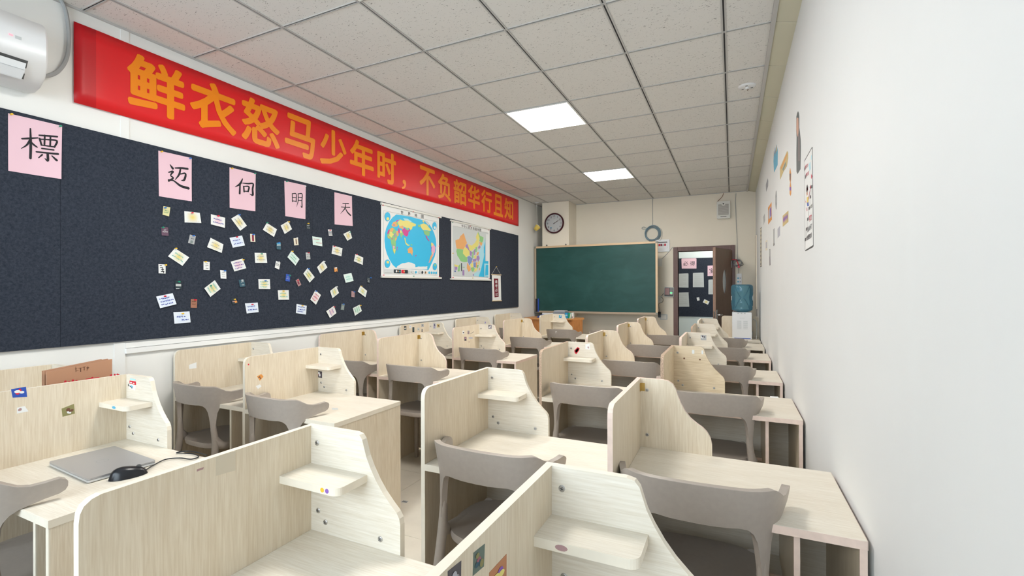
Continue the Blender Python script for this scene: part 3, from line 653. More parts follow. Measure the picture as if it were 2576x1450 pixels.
# ================================================================ chairs
def chair_parts(t):
    half = [(0, -.235), (.082, -.230), (.149, -.211), (.199, -.173), (.228, -.120), (.245, -.060), (.255, -.018)]
    pts = [Vector((-x, y, 0)) for x, y in half[:0:-1]] + [Vector((x, y, 0)) for x, y in half]
    path = spline(pts, 10); L = [0]
    for i in range(1, len(path)): L.append(L[-1] + (path[i] - path[i - 1]).length)
    mid = L[-1] / 2; HL = mid
    def place(sg, z, d):
        q = min(L[-1] - 1e-6, max(1e-6, sg + mid)); i = max(k for k in range(len(L)) if L[k] <= q); i = min(i, len(L) - 2)
        f = (q - L[i]) / (L[i + 1] - L[i]); p = path[i].lerp(path[i + 1], f)
        k0, k1 = max(0, i - 1), min(len(path) - 1, i + 2); tg = (path[k1] - path[k0]).normalized(); nr_ = Vector((tg.y, -tg.x, 0))
        lean = .16 * (z - .80) if z > .72 else .16 * (.72 - .80)
        p = p + nr_ * (d + lean); return (p.x, p.y, z)
    SP = .200
    # outline of the unrolled backrest: (distance from the middle, lower edge, upper edge)
    low = [(0, .743), (.05, .743), (.09, .744), (.120, .745), (.143, .740), (.160, .726), (.172, .702), (.179, .668), (.184, .630), (.190, .565), (.210, .565), (.216, .630), (.220, .668), (.224, .694), (.233, .716), (.247, .735), (.266, .748), (.294, .758), (.325, .766), (HL - .02, .772), (HL - .006, .780), (HL, .792)]
    def upz(q):
        def sm(a, b): k = min(1, max(0, (q - a) / (b - a))); return k * k * (3 - 2 * k)
        z = .866 - .006 * sm(.05, .2) - .040 * sm(.200, .290) + .006 * sm(.31, HL)
        if q > HL - .02: z -= .018 * ((q - HL + .02) / .02) ** 2
        return z
    cols = [(-q, l, upz(q)) for q, l in low[:0:-1]] + [(q, l, upz(q)) for q, l in low]
    nz = 8; mb = MB(); vs = []; fs = []; NC = len(cols)
    for q, l, u in cols:
        for side in (0, 1):
            for j in range(nz + 1):
                v = j / nz; z = l + (u - l) * v
                th = .0125 if side == 0 else -.0105
                vs.append(place(q, z, th))
    R = 2 * (nz + 1)
    for i in range(NC - 1):
        for side in (0, 1):
            for j in range(nz):
                a0 = i * R + side * (nz + 1) + j; f = (a0, a0 + R, a0 + R + 1, a0 + 1); fs.append(f if side == 0 else f[::-1])
        fs.append((i * R + nz, (i + 1) * R + nz, (i + 1) * R + R - 1, i * R + R - 1)); fs.append((i * R, i * R + nz + 1, (i + 1) * R + nz + 1, (i + 1) * R))
    for i in (0, NC - 1):
        for j in range(nz): fs.append((i * R + j, i * R + j + 1, i * R + nz + 2 + j, i * R + nz + 1 + j))
    mb.add(vs, fs); bk = mb.build('backrest', 'taupe_plastic', t, smooth=True, bevel=.0085); bk.modifiers['bevel'].segments = 3; bk.modifiers['bevel'].angle_limit = math.radians(50)
    jl = Vector(place(SP, .60, .001))
    for s in (-1, 1):
        P = spline([(s * jl.x, jl.y, .690), (s * jl.x, jl.y, .645), (s * jl.x, jl.y, .60), (s * (jl.x + .006), jl.y + .004, .54), (s * (jl.x + .012), jl.y + .002, .47), (s * (jl.x + .026), jl.y - .02, .28), (s * (jl.x + .046), jl.y - .055, 0)], 5)
        rr = [(.0175 + .0025 * min(1, max(0, (.58 - p.z) / .10))) * min(1, max(.45, 1 - .55 * (p.z - .60) / .09)) if p.z > .34 else .014 + .006 * p.z / .34 for p in P]; rb = [(.0150 + .0040 * min(1, max(0, (.60 - p.z) / .10))) * min(1, max(.45, 1 - .55 * (p.z - .60) / .09)) if p.z > .34 else .0135 + .0055 * p.z / .34 for p in P]
        MB().tube(P, rr, 12, rb=rb, up=Vector((s * .5, -.86, 0))).build('rear_leg', 'taupe_plastic', t, smooth=True)
        P = spline([(s * .165, .150, .488), (s * .186, .172, .44), (s * .200, .186, .25), (s * .214, .203, 0)], 4)
        MB().tube(P, [.017 + .004 * (p.z / .46) for p in P], 10).build('front_leg', 'taupe_plastic', t, smooth=True)
    # moulded seat: dished top, rolled edge, side arms merging into the rear legs
    mb = MB(); nr, na = 7, 40
    rings = []
    def edge(a):
        ca, sa = math.cos(a), math.sin(a); e = .62
        x = math.copysign(abs(ca) ** e, ca) * (.208 - .018 * max(0, -sa)); y = math.copysign(abs(sa) ** e, sa) * .195 + .005
        return x, y
    def zt(f, a): return .502 - .014 * (1 - f * f) - .012 * max(0, math.sin(a)) * f ** 3
    for j in range(1, nr + 1):
        f = j / nr; rings.append([(edge(2 * math.pi * k / na)[0] * f, edge(2 * math.pi * k / na)[1] * f, zt(f, 2 * math.pi * k / na)) for k in range(na)])
    for f, dz in ((1.02, -.010), (1.0, -.030), (.90, -.040), (.5, -.034)):
        rings.append([(edge(2 * math.pi * k / na)[0] * f, edge(2 * math.pi * k / na)[1] * f, zt(1, 2 * math.pi * k / na) + dz) for k in range(na)])
    vs = [(0, 0, .488)] + [p for r_ in rings for p in r_] + [(0, 0, .464)]
    fs = [(0, 1 + k, 1 + (k + 1) % na) for k in range(na)]
    for j in range(len(rings) - 1):
        for k in range(na): fs.append((1 + j * na + k, 1 + (j + 1) * na + k, 1 + (j + 1) * na + (k + 1) % na, 1 + j * na + (k + 1) % na))
    e0 = 1 + (len(rings) - 1) * na
    fs += [(e0 + k, len(vs) - 1, e0 + (k + 1) % na) for k in range(na)]
    mb.add(vs, fs)
    for s in (-1, 1): mb.tube(spline([(s * (jl.x + .010), jl.y + .004, .545), (s * (jl.x + .012), jl.y + .022, .512), (s * .200, -.125, .488), (s * .192, -.04, .483), (s * .182, .06, .479)], 5), [.015 + .009 * math.sin(math.pi * i / 20) for i in range(21)], 10)
    mb.build('seat', 'taupe_plastic', t, smooth=True)
CHAIR = None
def chair(x, y, rz, label):
    """x, y: rear middle of the backrest on the floor plan"""
    global CHAIR
    c = math.cos(rz); s = math.sin(rz); ox, oy = x + s * -.245, y + c * .245
    if CHAIR is None:
        CHAIR = thing('plastic_chair', (ox, oy, 0), label, 'chair', 'taupe plastic chairs', rz); chair_parts(CHAIR); return CHAIR
    t = thing('plastic_chair', (ox, oy, 0), label, 'chair', 'taupe plastic chairs', rz)
    for ch in CHAIR.children:
        d = ch.copy(); COL.objects.link(d); d.parent = t
    return t
CH = {'A0': (.785, -1.36, .05), 'B0': (1.37, -1.41, .03), 'A1': (.60, -.215, -.04), 'B1': (1.335, -.25, -.05), 'A2': (.70, .93, -.05), 'B2': (1.385, .90, 0), 'A3': (.70, 2.04, -.04), 'B3': (1.36, 2.03, 0),
      'A4': (.70, 3.2, 0), 'B4': (1.385, 3.18, 0), 'A5': (.66, 4.33, 0), 'B5': (1.40, 4.40, 0), 'C1': (2.80, -.507, -.03), 'D1': (3.538, -.478, .02), 'C2': (2.82, .745, 0), 'D2': (3.545, .83, .05),
      'C3': (2.88, 1.81, 0), 'D3': (3.545, 1.905, .03), 'C4': (2.86, 2.98, 0), 'D4': (3.54, 3.06, .03), 'C5': (2.88, 4.10, 0), 'D5': (3.54, 4.05, .02)}
CHO = {}
for k, (x, y, rz) in CH.items():
    n = ORD[int(k[1])]
    CHO[k] = chair(x, y, rz, 'taupe plastic chair at the %s desk of the %s' % (n, COLN[k[0]]))
CHO['X'] = chair(2.04, 4.50, .1, 'taupe plastic chair standing alone in the aisle near the chalkboard')
ct = CHO['B5']; MB().prism(rrect(-.055, .012, .800, .838, .004), lambda u, v, d: (u, -.2465 - d - (v - .81) * .18, v), 0, .001).build('paper_label', 'white_paper', ct)

# ================================================================ left wall: felt board, banner, sheets, notes
XB = XL + BOARD
fb = thing('felt_board', (XL, 2.0, 1.75), 'long charcoal felt pin board on the left wall', 'pin board')
seams = [-2.6, -.7, .99, 2.55, 4.1, 5.338]
for a, b in zip(seams[:-1], seams[1:]):
    MB().prism([(a + .0007, 1.137), (b - .0007, 1.137), (b - .0007, 2.357), (a + .0007, 2.357)], shift(fL(XL), fb.location), .003, BOARD).build('felt_panel', 'felt', fb)
bn = thing('banner', (XL, 2.36, 2.72), 'long red cloth banner with orange lettering across the left wall', 'banner')
B0 = [(-.64, 2.492), (-.64, 2.938), (5.362, 2.958), (5.362, 2.522)]
mb = MB(); n = 120
def bz(u, k): f = (u + .64) / 6.002; return (2.492 + .03 * f + .004 * math.sin(u * 2.1)) if k == 0 else (2.938 + .02 * f + .006 * math.sin(u * 1.3 + 1) * (1 if u > .4 else .3))
def bwave(u): return .011 + .0035 * math.sin(u * 9) * (1.0 if u < -.45 else .25)
vs = []
for i in range(n + 1):
    u = -.64 + 6.002 * i / n
    for j in range(7):
        q = j / 6
        vs.append((XL + bwave(u) - Vector(bn.location).x, u - bn.location.y, bz(u, 0) * (1 - q) + bz(u, 1) * q - bn.location.z))
mb.add(vs, [(i * 7 + j, (i + 1) * 7 + j, (i + 1) * 7 + j + 1, i * 7 + j + 1) for i in range(n) for j in range(6)])
for i in range(len(mb.mi)): mb.mi[i] = 1 if i // 6 < 2 else 0
cl = mb.build('cloth', ['banner_red', 'banner_red_dark'], bn, smooth=True)
sl = cl.modifiers.new('thick', 'SOLIDIFY'); sl.thickness = .0015; sl.offset = -1
CHARS = [('鲜', -.221, .315), ('衣', .140, .31), ('怒', .507, .31), ('马', .872, .29), ('少', 1.237, .30), ('年', 1.604, .312), ('时', 1.972, .28), ('，', 2.262, .07), ('不', 2.705, .30), ('负', 3.075, .285),
         ('韶', 3.450, .31), ('华', 3.826, .32), ('行', 4.205, .31), ('且', 4.590, .31), ('知', 4.970, .31)]
fn = lambda u, v, d: (bwave(u) + .0022 + (d - .0175), u - bn.location.y, v - bn.location.z)
for ch, c, w in CHARS:
    mb = MB(); lo = bz(c, 0) + .073; hi = bz(c, 1) - .052
    if ch == '，': text(mb, ch, fn, c - .04, c + .03, lo - .02, lo + .085, .0175, .03)
    else: text(mb, ch, fn, c - w / 2, c + w / 2, lo, hi, .0175, .030)
    mb.build('letter', 'banner_orange', bn)

def pin(t, p, col, fn, d0=.002):
    MB().lathe([(.0045, 0), (.0035, .004), (.003, .008), (.0052, .011), (.005, .014), (0, .015)], fn(p[0], p[1], d0), 'x', 10).build('push_pin', 'pin_' + col, t, smooth=True)
BR = {'biao': [[(.02, .60, .05), (.2, .66, .06), (.44, .74, .04)], [(.24, 1.0, .04), (.25, .5, .07), (.24, .0, .07)], [(.24, .62, .07), (.14, .42, .05), (0, .27, .02)], [(.26, .56, .03), (.33, .48, .06), (.42, .42, .04)],
               [(.48, .84, .05), (.7, .88, .06), (.98, .93, .06)], [(.49, .73, .06), (.54, .52, .05)], [(.49, .71, .04), (.7, .75, .05), (.97, .78, .06), (.90, .54, .05)], [(.63, .88, .05), (.62, .56, .05)], [(.79, .90, .05), (.78, .57, .05)],
               [(.53, .52, .04), (.9, .55, .05)], [(.55, .41, .05), (.88, .44, .05)], [(.40, .26, .05), (.7, .29, .06), (1.0, .33, .07)], [(.71, .28, .07), (.71, .03, .07), (.63, .09, .02)], [(.56, .20, .05), (.46, .07, .03)], [(.83, .22, .04), (.96, .10, .08)]],
      'mai': [[(.36, .86, .06), (.65, .92, .09), (.97, .95, .10)], [(.62, .90, .08), (.55, .60, .09), (.36, .32, .03)], [(.58, .62, .05), (.86, .70, .09), (.80, .40, .10), (.66, .34, .03)], [(.12, .96, .04), (.24, .82, .12)],
              [(.05, .60, .05), (.26, .68, .09), (.14, .48, .06), (.26, .38, .08), (.05, .20, .08)], [(.05, .24, .09), (.28, .26, .07), (.62, .08, .11), (1.0, .03, .13)]],
      'xiang': [[(.40, 1.0, .05), (.26, .66, .11), (0, .42, .03)], [(.26, .60, .08), (.24, .08, .10)], [(.40, .74, .05), (.70, .78, .08), (.98, .84, .09), (.95, .5, .10), (.95, .14, .11), (.78, .18, .02)], [(.46, .56, .08), (.48, .24, .08)],
                [(.46, .56, .05), (.74, .60, .09), (.70, .30, .08)], [(.48, .28, .05), (.70, .31, .06)]],
      'ming': [[(.06, .86, .07), (.08, .30, .07)], [(.06, .85, .05), (.40, .89, .07), (.40, .34, .08)], [(.10, .61, .05), (.38, .63, .05)], [(.09, .36, .05), (.39, .38, .05)], [(.58, .94, .07), (.58, .45, .07), (.44, .0, .02)],
               [(.58, .93, .05), (.94, .98, .08), (.92, .5, .08), (.92, .04, .09), (.80, .13, .02)], [(.60, .70, .05), (.90, .73, .05)], [(.60, .48, .05), (.90, .50, .05)]],
      'tian': [[(.25, .86, .06), (.5, .89, .07), (.82, .94, .08)], [(.12, .56, .06), (.5, .60, .07), (.94, .67, .08)], [(.52, .88, .06), (.47, .52, .09), (.04, .02, .02)], [(.49, .55, .05), (.70, .25, .11), (1.0, .04, .12)]]}
def pink(key, q, cq, pins, label):
    pts = [uvL(p, XB) for p in q]; c = Vector((XB, sum(p[0] for p in pts) / 4, sum(p[1] for p in pts) / 4))
    t = thing('pink_sheet', c, label, 'sign', 'pink lettered sheets on the felt board'); f = shift(fL(XB), c)
    def curl(u, v):
        a = (u - pts[0][0]) / (pts[1][0] - pts[0][0]); b = min(1, max(0, (pts[0][1] - v) / (pts[0][1] - pts[3][1]))); return .016 * b * b * (a - .4) ** 2
    mb = MB(); K = 8; vs = []
    for i in range(K + 1):
        a = i / K
        for j in range(K + 1):
            b = j / K; u = (pts[0][0] * (1 - a) + pts[1][0] * a) * (1 - b) + (pts[3][0] * (1 - a) + pts[2][0] * a) * b; v = (pts[0][1] * (1 - a) + pts[1][1] * a) * (1 - b) + (pts[3][1] * (1 - a) + pts[2][1] * a) * b
            vs.append(f(u, v, .0015 + curl(u, v)))
    mb.add(vs, [(i * (K + 1) + j, i * (K + 1) + j + 1, (i + 1) * (K + 1) + j + 1, (i + 1) * (K + 1) + j) for i in range(K) for j in range(K)])
    s = mb.build('sheet', 'pink_paper', t); sd = s.modifiers.new('thick', 'SOLIDIFY'); sd.thickness = .0006
    cx, cy, hw, hh = cq; a, b = uvL((cx - hw, cy), XB), uvL((cx + hw, cy), XB); lo, hi = uvL((cx, cy + hh), XB), uvL((cx, cy - hh), XB); mb = MB()
    brush(mb, BR[key], lambda u, v, d: f(u, v, d + curl(u, v)), a[0], b[0], lo[1], hi[1], .0024); mb.build('brush_character', 'ink', t)
    for (px_, col) in pins: pin(t, uvL(px_, XB), col, f)
pink('biao', [(20, 285), (156, 317), (153, 451), (20, 430)], (99, 366, 46, 37), [((27, 288), 'yellow'), ((150, 318), 'green')], 'pink sheet at the left picture edge, with a dense black brush character')
pink('mai', [(398, 379), (482, 398), (481, 507), (399, 494)], (447, 444, 26, 27), [((405, 382), 'yellow'), ((477, 399), 'blue')], 'second pink sheet from the left, hung well apart from the first')
pink('xiang', [(577, 421), (643, 437), (641, 532), (577, 523)], (614, 472, 23, 21), [((582, 424), 'yellow'), ((640, 437), 'green')], 'middle pink sheet of five on the felt board')
pink('ming', [(715, 455), (769, 467), (767, 552), (717, 544)], (747, 503, 14, 18), [((720, 457), 'green'), ((766, 469), 'white')], 'fourth pink sheet from the left, character of two upright halves')
pink('tian', [(841, 484), (885, 494), (886, 569), (841, 565)], (868, 525, 13, 16), [((880, 495), 'white')], 'pink sheet nearest the world map')

z7 = lambda p: (380 + p[0] / 4.394, 500 + p[1] / 4.394)
z8 = lambda p: (650 + p[0] / 4.833, 520 + p[1] / 4.833)
def note(zf, q, mat, pcol, pp, ink, rows, label, deco=None, cols=7):
    pts = [uvL(zf(p), XB) for p in q]; c = Vector((XB + .001, sum(p[0] for p in pts) / 4, sum(p[1] for p in pts) / 4))
    t = thing('note_card', c, label, 'card', 'cards pinned to the felt board'); f = shift(fL(XB), c)
    lift = rnd.uniform(.002, .009)
    mb = MB(); K = 4; vs = []
    def bil(a, b): return tuple((pts[0][i] * (1 - a) + pts[1][i] * a) * (1 - b) + (pts[3][i] * (1 - a) + pts[2][i] * a) * b for i in (0, 1))
    for i in range(K + 1):
        for j in range(K + 1): p = bil(i / K, j / K); vs.append(f(p[0], p[1], .002 + lift * (j / K)))
    mb.add(vs, [(i * (K + 1) + j, i * (K + 1) + j + 1, (i + 1) * (K + 1) + j + 1, (i + 1) * (K + 1) + j) for i in range(K) for j in range(K)])
    s = mb.build('card', mat, t); sd = s.modifiers.new('thick', 'SOLIDIFY'); sd.thickness = .0005
    tm = Vector(bil(.5, 0)); dm = Vector(bil(.5, 1)) - tm
    fd = lambda u, v, d: f(u, v, d + lift * min(1, max(0, (Vector((u, v)) - tm).dot(dm) / dm.length_squared)))
    top = .0031
    if rows and ink:
        mb = MB(); scribble(mb, fd, pts, rows, top, seed=len(bpy.data.objects), cols=cols); mb.build('handwriting', ink, t)
    for dmat, (a0, b0, a1, b1) in (deco or []):
        MB().flat([bil(a0, b0), bil(a1, b0), bil(a1, b1), bil(a0, b1)], fd, top).build('print', dmat, t)
    if pcol: pin(t, uvL(zf(pp), XB), pcol, f, .003)
R2 = [(.35, .15, .75), (.68, .12, .9)]; R2b = [(.22, .15, .55), (.85, .15, .92)]; R3 = [(.25, .12, .85), (.52, .15, .9), (.78, .12, .7)]
Y, P_, B_, G_, MI = 'card_yellow', 'card_pink', 'card_blue', 'card_green', 'card_mint'
note(z7, [(135, 84), (211, 97), (193, 197), (120, 179)], 'yellow_card', 'blue', (148, 102), 'ink_green', [(.45, .2, .85), (.65, .15, .85)], 'small yellow card with dark writing, below the second pink sheet', cols=5)
note(z7, [(366, 139), (536, 157), (551, 271), (366, 264)], Y, 'red', (446, 158), 'cream_paper', R2b, 'level white card with yellow glow and red pin, top left of the notes')
note(z7, [(660, 172), (817, 212), (808, 324), (653, 285)], P_, 'red', (735, 193), 'ink_blue', R2, 'pink tinted card with blue writing, left of the middle pink sheet\'s foot')
note(z7, [(966, 172), (1057, 300), (981, 356), (881, 222)], Y, 'blue', (968, 180), 'ink_grey', R2, 'steeply tilted yellow glow card just under the middle pink sheet')
note(z7, [(1277, 268), (1390, 340), (1352, 424), (1228, 345)], Y, 'green', (1275, 267), 'ink_grey', R2, 'tilted yellow glow card with green pin between middle and fourth pink sheets')
note(z7, [(110, 313), (187, 318), (188, 413), (112, 408)], 'purple_card', 'green', (123, 320), 'white_paper', [(.35, .3, .7), (.55, .1, .9)], 'small dark plum card with green pin, far left of the notes', cols=5)
note(z7, [(428, 397), (494, 415), (472, 507), (404, 490)], 'grey_card', 'blue', (461, 411), 'ink', [(.4, .3, .8)], 'small grey card with blue pin, second row of notes at left', [('sage_card', (.3, .62, .7, .95))], 4)
note(z7, [(657, 433), (798, 506), (774, 601), (612, 537)], Y, None, None, 'ink_grey', R2, 'yellow glow card leaning right with no pin showing')
note(z7, [(866, 434), (1004, 408), (1034, 518), (900, 543)], B_, 'red', (941, 425), 'ink_blue', R2, 'pale blue card with two blue lines and a red pin')
note(z7, [(1093, 390), (1146, 394), (1146, 480), (1093, 477)], 'cream_paper', 'blue', (1123, 398), None, None, 'tiny pale card with a broad dark red stripe', [('stripe_red', (.33, .12, .72, .92))])
note(z7, [(262, 548), (420, 650), (343, 744), (183, 638)], Y, 'yellow', (266, 551), 'ink_teal', R2, 'largest tilted yellow glow card, teal writing, yellow pin, left side')
note(z7, [(80, 725), (160, 729), (156, 830), (79, 826)], 'white_paper', 'yellow', (153, 735), None, None, 'small white card with bold black brush marks, leftmost of its row', [('ink', (.15, .08, .45, .16)), ('ink', (.2, .3, .6, .38)), ('ink', (.35, .5, .75, .6)), ('ink', (.5, .4, .6, .75)), ('ink', (.3, .75, .8, .84)), ('ink', (.66, .7, .76, .97))])
note(z7, [(578, 694), (648, 700), (641, 792), (573, 788)], 'white_paper', 'yellow', (594, 699), 'ink', [(.25, .35, .7), (.5, .3, .75), (.78, .3, .75)], 'small upright white card with three black characters', cols=3)
note(z7, [(762, 791), (828, 797), (823, 887), (760, 883)], 'white_paper', 'blue', (808, 799), 'ink_grey', [(.25, .2, .8), (.5, .2, .8), (.75, .2, .8)], 'small upright white card with faint grey text and blue pin', cols=5)
note(z7, [(879, 697), (1010, 663), (1048, 770), (916, 806)], P_, 'yellow', (1010, 677), 'ink_purple', R3, 'pink tinted card with purple writing and a yellow pin at its corner')
note(z7, [(1143, 599), (1271, 602), (1279, 711), (1146, 710)], Y, 'green', (1214, 611), 'ink_grey', R2, 'level yellow glow card with green pin in the middle of the notes')
note(z7, [(265, 905), (333, 910), (327, 1000), (260, 1000)], 'dark_card', 'green', (300, 920), None, None, 'small blackish green card with two bold white lines', [('white_paper', (.05, .4, .95, .5)), ('white_paper', (.05, .56, .95, .66)), ('white_paper', (.1, .92, .65, .98))])
note(z7, [(703, 902), (767, 998), (646, 1087), (578, 991)], Y, 'green', (650, 962), 'ink_teal', R3, 'left leaning yellow glow card with teal writing and green pin')
note(z7, [(967, 899), (1026, 894), (1036, 970), (975, 978)], 'teal_card', 'white', (998, 903), 'white_paper', [(.3, .3, .8), (.75, .3, .8)], 'small dark teal card with white marks', cols=3)
note(z7, [(1184, 892), (1311, 892), (1312, 1000), (1184, 999)], Y, 'blue', (1255, 908), 'ink_teal', R3, 'level card with three teal lines and a blue pin')
note(z7, [(54, 1083), (237, 1045), (271, 1167), (90, 1212)], B_, 'red', (145, 1079), 'ink_blue', [(.28, .1, .75), (.52, .12, .92), (.78, .12, .85)], 'widest pale blue card with three blue lines, lower left of the notes', cols=8)
note(z7, [(438, 1110), (509, 1112), (502, 1209), (434, 1206)], 'rust_card', 'red', (479, 1119), 'brown_print', [(.28, .15, .85), (.6, .2, .8)], 'small rusty brown card with red pin low at left', cols=5)
note(z7, [(881, 1106), (936, 1098), (948, 1160), (893, 1172)], 'dark_card', 'yellow', (916, 1114), None, None, 'small dark card with an orange streak and yellow pin', [('orange_print', (.5, .45, .98, .8)), ('rose_card', (.1, .45, .5, .62))])
note(z7, [(1036, 1159), (1177, 1149), (1184, 1255), (1052, 1270)], B_, 'red', (1111, 1170), 'ink_blue', R2, 'pale blue card with red pin, low in the middle of the notes')
note(z7, [(245, 1256), (423, 1247), (433, 1369), (254, 1384)], B_, 'yellow', (341, 1271), 'ink_blue', [(.42, .15, .7), (.72, .42, .9)], 'lowest pale blue card of all, with a yellow pin')
note(z8, [(361, 176), (407, 275), (315, 334), (266, 231)], Y, 'yellow', (361, 187), 'ink_grey', R2, 'left leaning yellow glow card just under the fourth pink sheet')
note(z8, [(575, 205), (622, 205), (625, 275), (578, 272)], 'dark_card', 'yellow', (598, 207), 'white_paper', [(.4, .1, .8), (.8, .2, .9)], 'tiny black card with white scrawl, between fourth and fifth pink sheets', cols=3)
note(z8, [(217, 440), (268, 437), (265, 524), (213, 520)], 'teal_card', 'blue', (241, 440), None, None, 'tiny dark blue card with one white stripe', [('white_paper', (.05, .3, .95, .42)), ('sky_blue_print', (.05, .0, .95, .25))])
note(z8, [(425, 386), (478, 382), (484, 469), (431, 473)], 'cream_paper', 'white', (460, 384), None, None, 'tiny cream card with a brown upright bar', [('brown_print', (.4, .15, .62, .85))])
note(z8, [(653, 361), (769, 380), (770, 484), (655, 467)], MI, None, None, 'ink_red', [(.28, .08, .72), (.66, .35, .95)], 'mint card with two red lines and no pin')
note(z8, [(842, 278), (887, 278), (892, 355), (848, 355)], 'grey_card', 'red', (864, 287), None, None, 'tiny grey striped card with red pin, left of the fifth pink sheet', [('white_paper', (.0, .0, 1, .25)), ('steel_print', (.0, .4, 1, .6)), ('white_paper', (0, .86, 1, 1))])
note(z8, [(1112, 294), (1138, 383), (1076, 416), (1026, 333)], Y, 'green', (1106, 312), 'ink_grey', R2, 'small yellow glow card with green pin under the fifth pink sheet')
note(z8, [(400, 537), (498, 640), (443, 718), (345, 615)], MI, 'yellow', (404, 545), 'ink_green', R2, 'steeply tilted mint card with green writing and yellow pin')
note(z8, [(573, 560), (622, 556), (628, 640), (580, 643)], 'grey_paper', 'red', (601, 563), 'ink', [(.3, .15, .85), (.55, .15, .85), (.8, .15, .85)], 'tiny card of black and white print with red pin', cols=4)
note(z8, [(902, 473), (1021, 507), (1005, 605), (886, 572)], Y, 'red', (915, 484), 'ink_grey', R2, 'yellow glow card with red corner pin, below the fifth pink sheet')
note(z8, [(1177, 577), (1273, 621), (1263, 710), (1156, 665)], Y, 'red', (1188, 582), 'ink_green', R2, 'rightmost yellow glow card with a red pin')
note(z8, [(213, 661), (266, 682), (243, 766), (190, 744)], 'white_paper', 'white', (237, 676), 'ink', [(.38, .1, .9), (.55, .1, .9)], 'small leaning white card with two bold black lines', cols=5)
note(z8, [(790, 658), (838, 740), (745, 817), (706, 738)], Y, 'white', (793, 668), 'ink_grey', R2, 'left leaning yellow glow card with a white pin, upper of two')
note(z8, [(596, 747), (683, 859), (617, 925), (540, 815)], Y, 'blue', (601, 758), 'ink_green', R2, 'steep yellow glow card with blue pin, right of the royal blue card')
note(z8, [(918, 742), (955, 742), (957, 795), (918, 795)], 'orange_print', 'white', (935, 743), None, None, 'tiny orange cut-out card with a white top', [('white_paper', (.2, 0, .8, .25)), ('brown_print', (.4, .8, .9, 1))])
note(z8, [(335, 819), (386, 830), (374, 913), (322, 907)], 'royal_blue', 'green', (373, 840), 'white_paper', [(.4, .3, .7), (.65, .15, .85)], 'small royal blue card with white print', cols=3)
note(z8, [(487, 877), (520, 951), (480, 973), (446, 898)], 'rose_card', 'red', (472, 897), None, None, 'small dusty rose card leaning left with red pin', [('stripe_red', (.3, .35, .75, .75))])
note(z8, [(1031, 827), (1129, 808), (1149, 905), (1053, 928)], MI, None, None, 'ink_teal', R2, 'mint card with faint teal lines, right side of the notes')
note(z8, [(1318, 862), (1355, 862), (1350, 930), (1318, 925)], 'dark_card', 'blue', (1357, 867), 'white_paper', [(.3, .1, .8), (.55, .1, .8), (.8, .1, .8)], 'tiny black card with white script, rightmost note on the board', cols=2)
note(z8, [(234, 1019), (367, 1017), (368, 1133), (239, 1134)], Y, 'yellow', (295, 1028), 'ink_teal', R2, 'level yellow glow card with teal lines and yellow pin')
note(z8, [(690, 1017), (759, 1076), (692, 1194), (623, 1131)], P_, 'blue', (693, 1029), 'ink_red', R3, 'tilted pink card with red writing and a blue pin')
note(z8, [(945, 969), (978, 1051), (894, 1114), (864, 1027)], Y, 'white', (945, 977), 'ink_teal', R2, 'left leaning yellow glow card with a white pin, lower of two')
note(z8, [(1130, 1027), (1168, 1034), (1159, 1104), (1121, 1097)], 'rose_card', 'blue', (1158, 1038), 'photo_dark', [(.5, .3, .75), (.75, .3, .7)], 'tiny mauve brown card with blue pin', cols=3)
note(z8, [(1239, 960), (1320, 1026), (1293, 1103), (1199, 1034)], Y, 'yellow', (1243, 969), 'ink_teal', R2, 'right leaning yellow glow card with yellow pin, rightmost of its row')
note(z8, [(463, 1184), (586, 1207), (573, 1314), (450, 1296)], B_, 'yellow', (526, 1206), 'ink_blue', R3, 'pale blue card with three blue lines and yellow pin, bottom row')
note(z8, [(917, 1207), (947, 1296), (860, 1356), (815, 1272)], P_, 'red', (914, 1221), 'ink_purple', R2, 'left leaning pink card with purple writing, bottom row')
note(z8, [(1010, 1182), (1047, 1189), (1036, 1260), (996, 1254)], 'sage_card', 'blue', (1026, 1187), 'grey_paper', [(.4, .2, .8), (.6, .2, .8), (.8, .2, .8)], 'tiny grey green card with blue pin, bottom row', cols=4)
note(z8, [(1230, 1193), (1256, 1270), (1168, 1328), (1142, 1235)], G_, 'yellow', (1233, 1203), 'ink_green', R3, 'left leaning pale green card with green writing at the bottom right')

